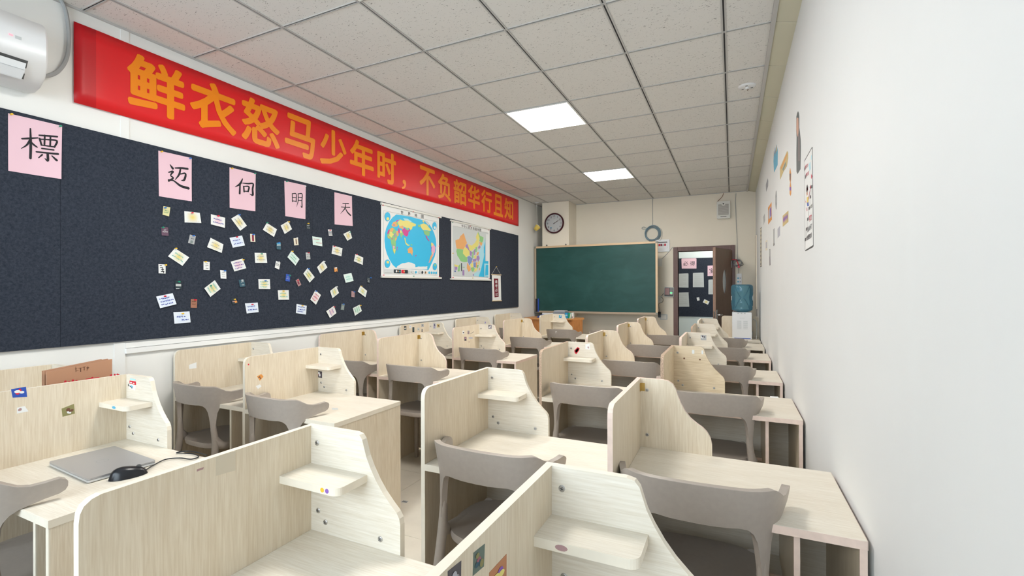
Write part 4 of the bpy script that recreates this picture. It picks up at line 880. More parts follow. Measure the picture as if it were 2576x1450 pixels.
# ---------------------------------------------------------------- wall maps
zw = lambda p: (950 + p[0] / 6.906, 500 + p[1] / 6.905)
zk = lambda p: (1120 + p[0] / 6.306, 540 + p[1] / 6.304)
def wall_map(name, zf, sheet, rods, frame, label, cat, layers, titles, pins, bold):
    X = XB + .006; U = lambda p: uvL(zf(p), X)
    pts = [U(p) for p in sheet]; c = Vector((X, sum(p[0] for p in pts) / 4, sum(p[1] for p in pts) / 4)); t = thing(name, c, label, cat); f = shift(fL(X), c)
    MB().prism(pts, f, -.001, .0).build('sheet', 'white_paper', t)
    for a, b, h in rods:
        pa, pb = U(a), U(b); MB().prism([(pa[0], pa[1] - h), (pb[0], pb[1] - h), (pb[0], pb[1] + h), (pa[0], pa[1] + h)], f, -.004, .014).build('rod', 'ivory_plastic', t, bevel=.003)
    fr = [U(p) for p in frame]; mb = MB()
    for i in range(4):
        a, b = Vector(fr[i]), Vector(fr[(i + 1) % 4]); nn = Vector((-(b - a).y, (b - a).x)).normalized() * .0018
        mb.flat([tuple(a - nn), tuple(b - nn), tuple(b + nn), tuple(a + nn)], f, .0012)
    mb.build('border_line', 'ink_grey', t)
    groups = {}
    for k, (mat, poly) in enumerate(layers): groups.setdefault(mat, []).append((k, poly))
    for mat, L_ in groups.items():
        for k, poly in L_: MB().flat([U(p) for p in poly], f, .0006 + .00008 * k).build('printed_area', mat, t)
    mb = MB()
    for ch, (cx, cy, w, h) in titles: a, b = U((cx - w / 2, cy + h / 2)), U((cx + w / 2, cy - h / 2)); text(mb, ch, f, a[0], b[0], a[1], b[1], .0012, bold)
    mb.build('title', 'ink', t)
    for p, col in pins: pin(t, U(p), col, f, .0)
    return t
rough = random.Random(3)
def jag(poly, a=7, m=2):
    out = []
    for i in range(len(poly)):
        p, q = poly[i], poly[(i + 1) % len(poly)]; out.append(p)
        for k in range(1, m): out.append((p[0] + (q[0] - p[0]) * k / m + rough.uniform(-a, a), p[1] + (q[1] - p[1]) * k / m + rough.uniform(-a, a)))
    return out
ocean = [(325, 275), (550, 310), (830, 385), (890, 435), (940, 510), (985, 610), (1010, 700), (1020, 800), (1015, 900), (990, 1010), (950, 1100), (910, 1190), (880, 1245), (700, 1235), (500, 1225), (320, 1205), (260, 1150), (205, 1060), (160, 960), (130, 850), (118, 720), (125, 610), (150, 510), (200, 400), (260, 325)]
WL = [('map_ocean', ocean)]
africa = [(190, 540), (240, 500), (275, 510), (310, 550), (325, 640), (340, 680), (310, 740), (312, 800), (310, 930), (295, 970), (275, 940), (245, 830), (225, 720), (180, 690), (165, 640)]
for mat, p in [('map_ocean_light', [(440, 340), (520, 350), (600, 400), (560, 410), (470, 375)]), ('map_yellow', [(355, 400), (385, 360), (440, 385), (530, 385), (600, 415), (665, 440), (660, 475), (610, 485), (600, 520), (570, 545), (545, 510), (480, 500), (430, 465), (375, 480), (350, 440)]),
               ('map_orange', [(240, 460), (265, 410), (320, 395), (355, 420), (350, 470), (300, 490), (250, 480)]), ('map_magenta', [(315, 395), (340, 370), (385, 355), (360, 382), (330, 405)]), ('map_green', [(320, 410), (355, 420), (352, 460), (330, 450)]), ('map_purple', [(270, 440), (295, 445), (290, 480), (268, 470)]),
               ('map_orange', [(375, 480), (430, 465), (460, 500), (435, 535), (385, 515)]), ('map_magenta', [(420, 545), (470, 510), (510, 545), (540, 548), (545, 510), (570, 545), (535, 580), (530, 630), (500, 660), (465, 640), (430, 600)]),
               ('map_green', [(470, 510), (530, 520), (543, 545), (510, 550)]), ('map_green', [(385, 570), (410, 555), (450, 620), (430, 640), (410, 710), (395, 650)]), ('map_yellow', [(385, 555), (412, 552), (420, 590), (395, 600)]), ('map_magenta', [(350, 510), (385, 545), (380, 610), (355, 590)]),
               ('map_orange', [(318, 560), (350, 560), (365, 640), (335, 665), (320, 610)]), ('map_green', africa), ('map_orange', [(215, 530), (255, 500), (275, 530), (250, 580), (215, 570)]), ('map_magenta', [(165, 620), (185, 545), (210, 530), (195, 600)]),
               ('map_yellow', [(195, 640), (210, 570), (250, 585), (280, 620), (240, 680)]), ('map_purple', [(290, 600), (310, 590), (305, 650), (275, 690)]), ('map_orange', [(300, 690), (335, 680), (310, 740)]), ('map_magenta', [(230, 690), (282, 690), (250, 712)]), ('map_pink', [(262, 820), (300, 830), (285, 880), (262, 870)]),
               ('map_blue', [(240, 790), (265, 810), (265, 860)]), ('map_yellow', [(265, 880), (310, 880), (295, 970)]), ('map_magenta', [(330, 840), (345, 840), (340, 900), (328, 890)]), ('map_orange', [(178, 660), (205, 660), (195, 692), (180, 688)]),
               ('map_yellow', [(460, 680), (480, 690), (490, 760), (530, 800), (560, 810), (520, 820), (480, 780)]), ('map_orange', [(515, 880), (560, 840), (600, 850), (612, 920), (600, 995), (575, 950), (520, 945), (525, 910)]), ('map_green', [(570, 790), (600, 800), (590, 825)]),
               ('map_magenta', [(655, 985), (675, 978), (655, 1015)]), ('map_green', [(693, 450), (735, 455), (735, 500), (700, 495)]), ('map_yellow', [(735, 455), (800, 430), (850, 450), (930, 550), (900, 560), (790, 550), (750, 500)]), ('map_yellow', [(770, 380), (812, 380), (800, 422)]),
               ('map_grey', [(810, 390), (860, 395), (895, 450), (880, 470)]), ('map_green', [(793, 555), (900, 565), (890, 650), (850, 640), (810, 620)]), ('map_magenta', [(830, 645), (855, 655), (870, 700), (900, 735), (880, 730), (850, 690)]),
               ('map_pink', [(930, 760), (965, 785), (1003, 850), (990, 930), (965, 990), (940, 1030), (900, 1110), (880, 1120), (905, 1040), (935, 960), (925, 850), (925, 790)]), ('map_orange', [(935, 970), (955, 970), (940, 1030), (890, 1120), (900, 1050)]),
               ('map_yellow', [(925, 765), (965, 785), (940, 830), (928, 820)]), ('map_purple', [(925, 845), (940, 850), (935, 920), (925, 900)]), ('map_yellow', [(940, 910), (958, 930), (945, 970), (936, 950)]),
               ('map_paper', [(320, 1205), (345, 1170), (420, 1125), (530, 1105), (640, 1140), (650, 1190), (700, 1180), (790, 1180), (860, 1175), (860, 1232), (700, 1235), (500, 1225)])]: WL.append((mat, jag(p)))
for cx, cy, rx, ry in ((168, 315, 50, 80), (983, 475, 37, 68), (167, 1130, 48, 72), (990, 1180, 36, 63)):
    WL.append(('map_ocean', circ(cx, cy, rx, ry))); WL.append(('map_yellow' if cx < 500 else 'map_paper' if cy < 600 else 'map_green', jag(circ(cx + 4, cy + ry * (.45 if cy < 600 else -.35), rx * .5, ry * .35, 9), 4)))
WL += [('dark_card', [(278, 1230), (398, 1236), (398, 1300), (278, 1294)]), ('pin_red', [(410, 1238), (465, 1240), (465, 1300), (410, 1297)]), ('dark_card', [(465, 1240), (520, 1243), (520, 1302), (465, 1300)]), ('map_paper', circ(322, 1262, 14, 20, 12)), ('map_orange', circ(353, 1264, 8, 12, 10)), ('map_ocean', circ(378, 1265, 8, 10, 10)), ('map_yellow', circ(455, 1265, 9, 14, 10)),
       ('map_grey', [(118, 1225), (268, 1232), (268, 1290), (118, 1285)]), ('dark_card', circ(772, 1282, 16, 26, 12)), ('map_orange', circ(832, 1285, 12, 20, 12)), ('dark_card', [(818, 1265), (828, 1268), (826, 1303), (816, 1298)])]
for cx in (660, 890, 932, 972, 1010): WL.append(('map_ocean', circ(cx, 1280 + (cx - 660) * .03, 15, 22, 12)))
for cx in (550, 605, 722): WL.append(('map_grey', [(cx - 22, 1248), (cx + 22, 1250), (cx + 22, 1300), (cx - 22, 1298)]))
wall_map('world_map', zw, [(60, 90), (1065, 322), (1065, 1370), (60, 1348)], [((50, 84), (1095, 326), .011), ((58, 1357), (1098, 1383), .010)], [(102, 208), (1033, 405), (1033, 1335), (105, 1305)],
         'world map on white rods, the wider of the two wall maps', 'map', WL, [('世', (422, 240, 42, 46)), ('界', (547, 265, 42, 46)), ('地', (663, 291, 42, 46)), ('图', (776, 313, 42, 46))],
         [((85, 115), 'red'), ((610, 228), 'red'), ((1052, 332), 'red'), ((95, 1330), 'red'), ((618, 1348), 'green'), ((1064, 1358), 'red'), ((1062, 825), 'red')], .012)
CL = [('map_grey', [(121, 180), (682, 293), (684, 999), (123, 974)]), ('map_ocean_light', [(635, 370), (635, 740), (685, 740), (685, 998), (430, 970), (470, 930), (540, 900), (550, 800), (545, 700), (530, 640), (540, 590), (520, 570), (560, 545), (575, 500), (600, 460)]),
      ('map_ocean', [(635, 470), (635, 738), (684, 740), (684, 998), (530, 985), (560, 900), (590, 780), (618, 650)]), ('map_ocean', [(612, 520), (635, 430), (635, 640), (612, 610)])]
for mat, p in [('map_orange', [(290, 295), (315, 370), (345, 450), (320, 500), (290, 555), (180, 540), (160, 410), (220, 390), (240, 340)]), ('map_green', [(180, 545), (280, 555), (290, 620), (350, 680), (350, 750), (290, 755), (240, 735), (190, 650), (172, 580)]),
               ('map_purple', [(320, 500), (345, 460), (370, 520), (400, 580), (430, 600), (415, 670), (390, 640), (385, 580), (340, 540)]), ('map_yellow', [(290, 555), (305, 520), (350, 540), (385, 580), (385, 640), (330, 680), (280, 620)]),
               ('map_yellow', [(350, 470), (420, 495), (470, 450), (500, 400), (485, 370), (515, 285), (550, 330), (535, 440), (520, 500), (480, 530), (410, 580), (380, 560), (370, 510)]), ('map_green', [(515, 283), (530, 285), (550, 340), (605, 360), (600, 420), (580, 450), (540, 420), (545, 370)]),
               ('map_orange', [(540, 430), (590, 450), (575, 500), (545, 475)]), ('map_purple', [(520, 515), (550, 485), (560, 520), (530, 555)]), ('map_green', [(480, 520), (505, 515), (500, 590), (475, 600)]), ('map_purple', [(455, 560), (478, 545), (470, 640), (450, 640)]),
               ('map_green', [(430, 590), (450, 570), (445, 690), (420, 690), (430, 640)]), ('map_orange', [(500, 600), (535, 595), (520, 650), (495, 640)]), ('map_yellow', [(455, 660), (495, 640), (490, 700), (465, 700)]), ('map_purple', [(500, 660), (530, 650), (545, 700), (520, 750), (495, 710)]),
               ('map_blue', [(350, 670), (390, 660), (435, 700), (420, 750), (380, 810), (355, 750)]), ('map_purple', [(435, 710), (495, 700), (490, 745), (440, 750)]), ('map_orange', [(415, 740), (440, 740), (430, 770)]), ('map_blue', [(445, 760), (485, 760), (480, 840), (450, 830)]),
               ('map_orange', [(485, 760), (510, 760), (500, 840), (485, 840)]), ('map_yellow', [(525, 740), (548, 740), (540, 800), (520, 790)]), ('map_green', [(505, 800), (530, 800), (515, 860), (500, 845)]), ('map_yellow', [(395, 790), (435, 765), (440, 830), (410, 845)]),
               ('map_orange', [(345, 760), (375, 810), (395, 840), (405, 880), (370, 910), (340, 850)]), ('map_green', [(405, 850), (445, 830), (465, 860), (440, 915), (415, 890)]), ('map_yellow', [(460, 860), (500, 850), (505, 880), (460, 915)]), ('map_purple', circ(445, 960, 10, 15, 9)), ('map_orange', [(542, 845), (552, 850), (548, 890), (540, 880)]),
               ('map_paper', [(640, 308), (681, 316), (682, 738), (640, 736)]), ('map_ocean_light', [(615, 778), (683, 780), (684, 990), (616, 988)]), ('map_ocean', [(640, 800), (680, 800), (680, 960), (630, 970)]), ('map_purple', [(145, 830), (188, 825), (190, 875), (150, 880)]), ('map_yellow', [(140, 790), (220, 810), (200, 830), (150, 825)]),
               ('map_green', [(205, 820), (238, 780), (225, 900), (195, 905)]), ('royal_blue', [(146, 890), (162, 890), (162, 912), (146, 912)]), ('dark_card', [(250, 770), (262, 770), (262, 900), (250, 895)]), ('map_ocean_light', [(272, 798), (305, 800), (305, 806), (272, 804)]), ('map_green', [(272, 830), (305, 832), (305, 842), (272, 840)]), ('map_purple', [(272, 880), (300, 884), (300, 970), (272, 966)])]:
    CL.append((mat, jag(p, 4) if len(p) > 4 else p))
tt = [(ch, (272 + 35.4 * i, 183 + 7.9 * i, 26, 36)) for i, ch in enumerate('中华人民共和国地图')]
wall_map('country_map', zk, [(95, 95), (705, 236), (705, 1034), (98, 1018)], [((78, 92), (715, 232), .010), ((78, 1022), (718, 1042), .009)], [(120, 178), (682, 292), (685, 1000), (122, 975)],
         'narrower wall map with a coloured country between world map and scroll', 'map', CL, tt, [((112, 128), 'green'), ((684, 248), 'red'), ((390, 188), 'red'), ((117, 1000), 'red'), ((690, 1014), 'red'), ((432, 1008), 'yellow'), ((116, 615), 'yellow')], .012)
# little hanging scroll
c = Vector((XB, *uvL(zk((808, 1100)), XB))); t = thing('hanging_scroll', c, 'small white hanging scroll with a dark red strip, right of the maps', 'scroll'); f = shift(fL(XB), c); U = lambda p: uvL(zk(p), XB)
MB().prism([U(p) for p in [(735, 960), (875, 970), (885, 1362), (745, 1368)]], f, .004, .005).build('sheet', 'white_paper', t)
MB().prism([U(p) for p in [(765, 1015), (835, 1018), (842, 1305), (778, 1315)]], f, .005, .0058).build('red_panel', 'deep_red', t)
for a, b in (((727, 952), (882, 960)), ((740, 1372), (888, 1368))): MB().tube([f(*U(a), .006), f(*U(b), .006)], .0075, 10).build('rod', 'light_bamboo', t, smooth=True)
mb = MB()
for a in ((737, 945), (872, 952)): mb.tube([f(*U(a), .006), f(*U((805, 828)), .004)], .0015, 5)
mb.build('hanging_string', 'string', t); pin(t, U((805, 828)), 'yellow', f)
mb = MB()
for i, ch in enumerate('逢考必过'): a, b = U((784 + 2 * i, 1090 + 68 * i)), U((822 + 2 * i, 1038 + 68 * i)); text(mb, ch, f, a[0], b[0], a[1], b[1], .0062, .01)
mb.build('lettering', 'white_paper', t)

# ---------------------------------------------------------------- air conditioner on the left wall
ax1, ax0 = -.815, -1.62
t = thing('air_conditioner', (XL, -1.2, 2.62), 'white wall air conditioner cut off at the upper left', 'air conditioner'); o = t.location
prof = [(0, 2.47), (.06, 2.462), (.125, 2.478), (.175, 2.515), (.200, 2.57), (.207, 2.63), (.204, 2.70), (.192, 2.755), (.165, 2.785), (.10, 2.792), (0, 2.792)]
def ac(mb, prof, y0, y1, mi=0, inset=.0):
    P = [(x - inset, z) for x, z in prof]; n = len(P)
    ys_ = [(y0, .90), (y0 + .012, 1.0), (y1 - .012, 1.0), (y1 - .003, .965), (y1, .90)]
    vs = []
    for y, s_ in ys_:
        for x, z in P: vs.append((x * s_, y - o.y, 2.63 + (z - 2.63) * (.5 + .5 * s_) - o.z))
    fs = [(i * n + k, i * n + k + 1, (i + 1) * n + k + 1, (i + 1) * n + k) for i in range(len(ys_) - 1) for k in range(n - 1)] + [tuple(range(n)), tuple(range(len(ys_) * n - 1, (len(ys_) - 1) * n - 1, -1))]
    mb.add(vs, fs, mi); return mb
ac(MB(), prof, ax0, ax1).build('casing', 'white_plastic', t, smooth=True)
fA = lambda u, v, d: (v + d * 0, u - o.y, d)
# air outlet with two louvre blades low on the front
mb = MB(); Y0, Y1 = ax0 + .06 - o.y, ax1 - .078 - o.y
mb.add([(.1995, Y0, 2.565 - o.z), (.1995, Y1, 2.565 - o.z), (.150, Y1, 2.490 - o.z), (.150, Y0, 2.490 - o.z), (.2035, Y0, 2.566 - o.z), (.2035, Y1, 2.566 - o.z), (.154, Y1, 2.486 - o.z), (.154, Y0, 2.486 - o.z)],
       [(4, 7, 6, 5), (0, 1, 2, 3), (0, 4, 5, 1), (1, 5, 6, 2), (2, 6, 7, 3), (3, 7, 4, 0)]); mb.build('outlet', 'dark_grey', t)
for xa, za, xb, zb_ in ((.212, 2.548, .196, 2.520), (.200, 2.516, .165, 2.484)):
    MB().add([(xa, Y0, za - o.z), (xa, Y1 - .01, za - o.z), (xb, Y1 - .01, zb_ - o.z), (xb, Y0, zb_ - o.z), (xa - .006, Y0, za - .004 - o.z), (xa - .006, Y1 - .01, za - .004 - o.z), (xb - .006, Y1 - .01, zb_ - .004 - o.z), (xb - .006, Y0, zb_ - .004 - o.z)],
             [(0, 3, 2, 1), (4, 5, 6, 7), (0, 1, 5, 4), (1, 2, 6, 5), (2, 3, 7, 6), (3, 0, 4, 7)]).build('louvre', 'white_plastic', t)
MB().box(.2045, .2075, -.962 - o.y, -.948 - o.y, 2.660 - o.z, 2.668 - o.z).build('indicator_light', 'led_red', t)
MB().box(.2045, .2075, -.940 - o.y, -.918 - o.y, 2.655 - o.z, 2.669 - o.z).build('display', 'map_ocean_light' if False else 'grey_paper', t)
X = XL + .02
pc = [(150, -6), (163, 20), (171, 60), (173, 110), (166, 150), (145, 180), (115, 192), (90, 190)]
hs = MB().tube(spline([at(p[0], p[1], x=X if i < 6 else X + .03 * (i - 5)) for i, p in enumerate(pc)], 6), .010, 8).build('drain_hose', 'cable_grey', loc=at(171, 80, x=X), smooth=True)
tag(hs, 'grey hose curving from the air conditioner up to the ceiling', 'hose')

# ---------------------------------------------------------------- end wall: pillar clock, chalkboard, cables, boxes
yc = 6.085
p0 = at(1394, 562, y=yc - .02); R_ = .185
t = thing('wall_clock', (p0.x, yc, p0.z), 'round wall clock with dark red rim on the pillar', 'clock')
MB().lathe([(R_ - .012, 0), (R_, .006), (R_ + .002, .022), (R_ - .006, .036), (R_ - .022, .036), (R_ - .026, .018)], axis='y', n=56, cap=False).build('rim', 'clock_rim', t, smooth=True)
MB().lathe([(0, .0), (R_ - .02, .0), (R_ - .02, .018), (0, .018)], axis='y', n=48).build('dial', 'white_paper', t)
fC = lambda u, v, d: (u, -d, v)
mb = MB()
for i in range(12):
    a = math.radians(90 - 30 * (i + 1)); cx, cy = .128 * math.cos(a), .128 * math.sin(a); text(mb, str(i + 1), fC, cx - .02, cx + .02, cy - .018, cy + .018, .0192, .0, keep=True)
mb.build('numerals', 'ink', t)
MB().flat([(-.012, .078), (.018, .078), (.018, .085), (-.012, .085)], fC, .0192).build('maker_mark', 'ink_grey', t)
for ang, ln, wd in ((28, .085, .005), (31, .125, .0035)):
    a = math.radians(ang); ca, sa = math.cos(a), math.sin(a)
    MB().prism([(-.02 * ca + wd * sa, -.02 * sa - wd * ca), (ln * ca + wd * .4 * sa, ln * sa - wd * .4 * ca), (ln * ca - wd * .4 * sa, ln * sa + wd * .4 * ca), (-.02 * ca - wd * sa, -.02 * sa + wd * ca)], fC, .021, .023).build('hand', 'ink', t)
MB().lathe([(.006, .018), (.006, .026), (0, .027)], axis='y', n=12).build('hub', 'ink', t)
MB().prism(circ(-.062, -.078, .020, .010, 14), fC, .018, .0195).build('sticker', 'sky_blue_print', t)
MB().prism(circ(0, 0, R_ - .024, n=40), fC, .030, .0315).build('cover_glass', 'window_glass', t)

yk = yc - .003
def bbp(q): return uvB(q, yk - .03)
TL, TR, BRr, BL = bbp((1343, 620)), bbp((1655, 608)), bbp((1654, 792)), bbp((1346, 787))
c = Vector(((TL[0] + TR[0]) / 2, yk, (TL[1] + BL[1]) / 2)); t = thing('chalkboard', c, 'dark green chalkboard in a bronze frame on the end wall', 'chalkboard'); f = shift(fB(yk), c)
x0, x1 = (TL[0] + BL[0]) / 2, (TR[0] + BRr[0]) / 2; z0, z1 = (BL[1] + BRr[1]) / 2, (TL[1] + TR[1]) / 2; e = .034
MB().prism([(x0 + .01, z0 + .01), (x1 - .01, z0 + .01), (x1 - .01, z1 - .01), (x0 + .01, z1 - .01)], f, 0, .018).build('writing_surface', 'chalkboard', t)
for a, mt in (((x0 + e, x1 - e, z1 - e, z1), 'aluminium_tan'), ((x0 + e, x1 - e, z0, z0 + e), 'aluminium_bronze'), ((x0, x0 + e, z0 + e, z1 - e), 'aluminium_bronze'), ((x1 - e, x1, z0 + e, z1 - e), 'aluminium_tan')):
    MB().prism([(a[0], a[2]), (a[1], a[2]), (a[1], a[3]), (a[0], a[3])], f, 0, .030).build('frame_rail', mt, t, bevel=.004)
for cx, cz in ((x0, z0), (x1 - e, z0), (x0, z1 - e), (x1 - e, z1 - e)): MB().prism([(cx, cz), (cx + e, cz), (cx + e, cz + e), (cx, cz + e)], f, -.001, .033).build('corner_cap', 'corner_grey', t, bevel=.004)
for px_ in (1375, 1423):
    q = at(px_, 616, y=yk - .02); MB().prism([(q.x - .012, z1), (q.x + .012, z1), (q.x + .008, z1 + .025), (q.x - .004, z1 + .03)], f, .004, .02).build('hanger', 'dark_grey', t)
q = at(1347, 768, y=yk - .04)
er = thing('magnet_strip', (q.x + .035, yk - .02, q.z), 'black and blue magnetic strip standing at the chalkboard corner', 'strip')
MB().box(-.03, .012, -.03, 0, -.12, .12).build('holder', 'black_plastic', er); MB().box(.012, .03, -.026, 0, -.12, .12).build('insert', 'royal_blue', er)

# cable coil hung above the chalkboard corner
q = at(1642, 588, y=YB - .02); t = thing('cable_coil', (q.x, YB, q.z), 'coil of blue grey cable hanging above the chalkboard corner', 'cable')
r3 = random.Random(5)
for k in range(7):
    rr, ox, oz, ph = .118 + r3.uniform(-.014, .014), r3.uniform(-.01, .01), r3.uniform(-.01, .01), r3.uniform(0, 6)
    MB().tube([(ox + rr * math.cos(a), -.012 - .004 * k + .006 * math.sin(a * 2 + ph), oz + rr * (1 + .05 * math.sin(a + ph)) * math.sin(a)) for a in [2 * math.pi * i / 30 for i in range(30)]], .0055, 6, closed=True).build('cable_turn', 'cable_blue', t, smooth=True)
MB().tube(spline([(-.10, -.02, .10), (-.15, -.02, .125), (-.185, -.02, .11), (-.17, -.02, .09), (-.10, -.02, .085)], 5), .0035, 6).build('loose_loop', 'cable_blue', t, smooth=True)
MB().tube(spline([(.10, -.02, .10), (.15, -.02, .05), (.155, -.02, -.06), (.12, -.02, -.13), (.05, -.02, -.15)], 5), .003, 6).build('loose_loop', 'cable_grey', t, smooth=True)
MB().tube(spline([(-.06, -.03, -.12), (-.03, -.03, -.165), (.02, -.03, -.165), (.035, -.03, -.13)], 5), .004, 6).build('loose_loop', 'cable_dark', t, smooth=True)
MB().tube(spline([(-.01, -.012, .11), (0, -.008, .2), (-.004, -.006, .4), (0, -.006, CEIL - q.z)], 5), .0045, 6).build('lead', 'cable_grey', t, smooth=True)

def wallbox(name, a, b, label, cat, depth, mat, extra=None):
    p, r = at(*a, y=YB - depth), at(*b, y=YB - depth); t = thing(name, ((p.x + r.x) / 2, YB, (p.z + r.z) / 2), label, cat)
    w, h = abs(r.x - p.x) / 2, abs(p.z - r.z) / 2
    MB().prism(rrect(-w, w, -h, h, min(w, h) * .12), fC, 0, depth).build('casing', mat, t, bevel=.003)
    if extra: extra(t, w, h, depth)
    return t
def fuse(t, w, h, d):
    MB().prism([(-w * .8, -h * .45), (w * .72, -h * .45), (w * .72, h * .5), (-w * .8, h * .5)], fC, d, d + .004).build('inner_plate', 'white_plastic', t)
    MB().prism([(-w * .8, h * .48), (w * .7, h * .48), (w * .65, h * .62), (-w * .8, h * .62)], fC, d, d + .01).build('cover_lip', 'dark_grey', t)
    for i in range(5): MB().prism([(-w * .75 + i * w * .26, -h * .05), (-w * .75 + i * w * .26 + w * .2, -h * .05), (-w * .75 + i * w * .26 + w * .2, h * .3), (-w * .75 + i * w * .26, h * .3)], fC, d + .004, d + .012).build('breaker', ['dark_grey', 'stamp_red', 'stripe_red', 'grey_paper', 'stamp_red'][i], t)
wallbox('fuse_box', (1648, 604), (1684.5, 633), 'white fuse box half hidden behind the chalkboard corner', 'fuse box', .02, 'white_plastic', fuse)
def att(t, w, h, d):
    MB().prism(rrect(-w * .92, w * .92, -h * .9, h * .9, .01), fC, d, d + .004).build('front_plate', 'dark_grey', t)
    MB().prism([(-w * .86, -h * .6), (w * .05, -h * .6), (w * .05, h * .8), (-w * .86, h * .8)], fC, d + .004, d + .006).build('screen', 'rose_card', t)
    for i in range(4):
        for j in range(3): MB().prism([(w * (.18 + .17 * i), h * (.25 + .2 * j)), (w * (.30 + .17 * i), h * (.25 + .2 * j)), (w * (.30 + .17 * i), h * (.38 + .2 * j)), (w * (.18 + .17 * i), h * (.38 + .2 * j))], fC, d + .004, d + .007).build('key', 'grey_card', t)
    MB().prism([(w * .2, -h * .5), (w * .75, -h * .5), (w * .75, h * .1), (w * .2, h * .1)], fC, d + .004, d + .008).build('sensor_frame', 'ivory_plastic', t)
    MB().prism([(w * .28, -h * .3), (w * .68, -h * .3), (w * .68, -h * .05), (w * .28, -h * .05)], fC, d + .008, d + .010).build('sensor', 'sensor_green', t)
at_ = wallbox('attendance_terminal', (1671, 723), (1695, 747), 'small fingerprint terminal with screen and keypad beside the door frame', 'terminal', .04, 'grey_paper', att)
at_.rotation_euler = (0, math.radians(3), 0)
wallbox('white_box', (1650, 651), (1664.5, 670), 'small white box at the chalkboard\'s right edge, upper', 'box', .05, 'ivory_plastic')
wallbox('power_adapter', (1650, 745), (1665, 762), 'white power adapter at the chalkboard\'s right edge, lower', 'adapter', .035, 'ivory_plastic', lambda t, w, h, d: MB().prism([(w * .3, -h * .4), (w * .5, -h * .4), (w * .5, h * .4), (w * .3, h * .4)], fC, d, d + .001).build('print', 'ink_grey', t))
wallbox('wall_socket', (1660, 791), (1679, 805), 'wall socket under a clear cover, low beside the door frame', 'socket', .012, 'grey_paper', lambda t, w, h, d: MB().prism(rrect(-w * .7, w * .7, -h * .7, h * .7, .004), fC, d, d + .006).build('faceplate', 'ivory_plastic', t))
cb = MB().tube(spline([at(*p, y=YB - .02) for p in ((1670, 738), (1664, 745), (1660, 750))], 5), .004, 6).tube(spline([at(*p, y=YB - .045) for p in ((1662, 747), (1668, 752), (1667, 760), (1660, 763), (1657, 766), (1658, 778), (1659, 786))], 5), .004, 6)
tag(cb.build('terminal_cable', 'cable_dark', loc=at(1660, 765, y=YB - .03), smooth=True), 'thin dark cable looping from the terminal down to the socket', 'cable')
pg = MB().prism(rrect(-.022, .022, -.05, .05, .01), fC, 0, .04); pq = at(1658.5, 792, y=YB - .05); po = pg.build('power_plug', 'black_plastic'); po.location = (pq.x, YB - .005, pq.z); tag(po, 'black plug adapter hanging below the chalkboard\'s right end', 'plug')
cb = MB().tube(spline([at(*p, y=YB - .006) for p in ((1661, 655), (1675, 642), (1685, 631), (1692, 622))], 5), .004, 6)
tag(cb.build('door_cable', 'cable_grey', loc=at(1675, 642, y=YB), smooth=True), 'grey cable slanting from the white box up to the door frame', 'cable')

# loudspeaker
p, r = at(1803, 508, y=YB - .06), at(1837, 549, y=YB - .06); t = thing('loudspeaker', ((p.x + r.x) / 2, YB, (p.z + r.z) / 2), 'small white wall loudspeaker high above the door', 'loudspeaker'); w, h = (r.x - p.x) / 2, (p.z - r.z) / 2
MB().prism(rrect(-w, w, -h, h, .014), fC, 0, .08).build('cabinet', 'ivory_plastic', t, bevel=.006)
MB().prism(rrect(-w * .76, w * .76, -h * .62, h * .66, .01), fC, .08, .083).build('grille', 'mesh_grille', t)
mb = MB()
for i in range(13): mb.box(-w * .7, w * .7, -.0845, -.083, -h * .58 + i * h * .1 - .002, -h * .58 + i * h * .1 + .002)
mb.build('grille_bars', 'ivory_plastic', t)
MB().prism(circ(0, h * .66, w * .28, w * .28, 20), fC, .08, .087).build('badge', 'ivory_plastic', t); MB().prism(circ(0, h * .68, w * .12, w * .12, 16), fC, .087, .0885).build('emblem', 'dark_grey', t)
MB().prism(rrect(-w * .45, w * .45, -h * .82, -h * .76, .002), fC, .08, .082).build('name_strip', 'dark_grey', t)
MB().tube(spline([(-w * 1.02, -.02, h * .9), (-w * .8, -.015, h * 1.15), (-w * .2, -.01, h * 1.6), (w * .05, -.008, CEIL - (p.z + r.z) / 2)], 5), .004, 6).build('lead', 'rust_card', t, smooth=True)
# cable from the ceiling to the bundle and power strip by the door
pts = [(1851.5, 487), (1850, 508), (1851, 530), (1852, 560), (1854, 600), (1855, 640), (1856, 652)]
q = at(1856, 662, y=YB - .03); t = thing('cable_bundle', (q.x, YB, q.z), 'tangled grey cable bundle tied with red at the door frame', 'cable')
loc = Vector(t.location)
MB().tube([Vector(x_) - loc for x_ in spline([at(*p_, y=YB - .008) for p_ in pts], 4)], .0045, 6).build('lead', 'cable_grey', t, smooth=True)
for k in range(6):
    rx, rz, ph, tl = r3.uniform(.05, .085), r3.uniform(.03, .06), r3.uniform(0, 6), r3.uniform(-.6, .6)
    MB().tube([((rx * math.cos(a)) * math.cos(tl) - rz * math.sin(a) * math.sin(tl), -.02 - .006 * k, rx * math.cos(a) * math.sin(tl) + rz * math.sin(a)) for a in [2 * math.pi * i / 22 for i in range(22)]], .0045, 6, closed=True).build('cable_turn', 'cable_dark' if k % 3 == 0 else 'cable_grey', t, smooth=True)
MB().tube([(-.08, -.06, .055), (-.02, -.065, .05), (.0, -.065, 0), (.015, -.06, -.07)], .007, 6).build('red_tie', 'pin_red', t)
MB().box(.0, .028, -.07, -.055, -.085, -.05).build('red_tag', 'pin_red', t)
MB().tube(spline([(.0, -.02, -.06), (.01, -.02, -.11), (.008, -.02, -.17)], 4), .0045, 6).build('lead', 'cable_grey', t, smooth=True)
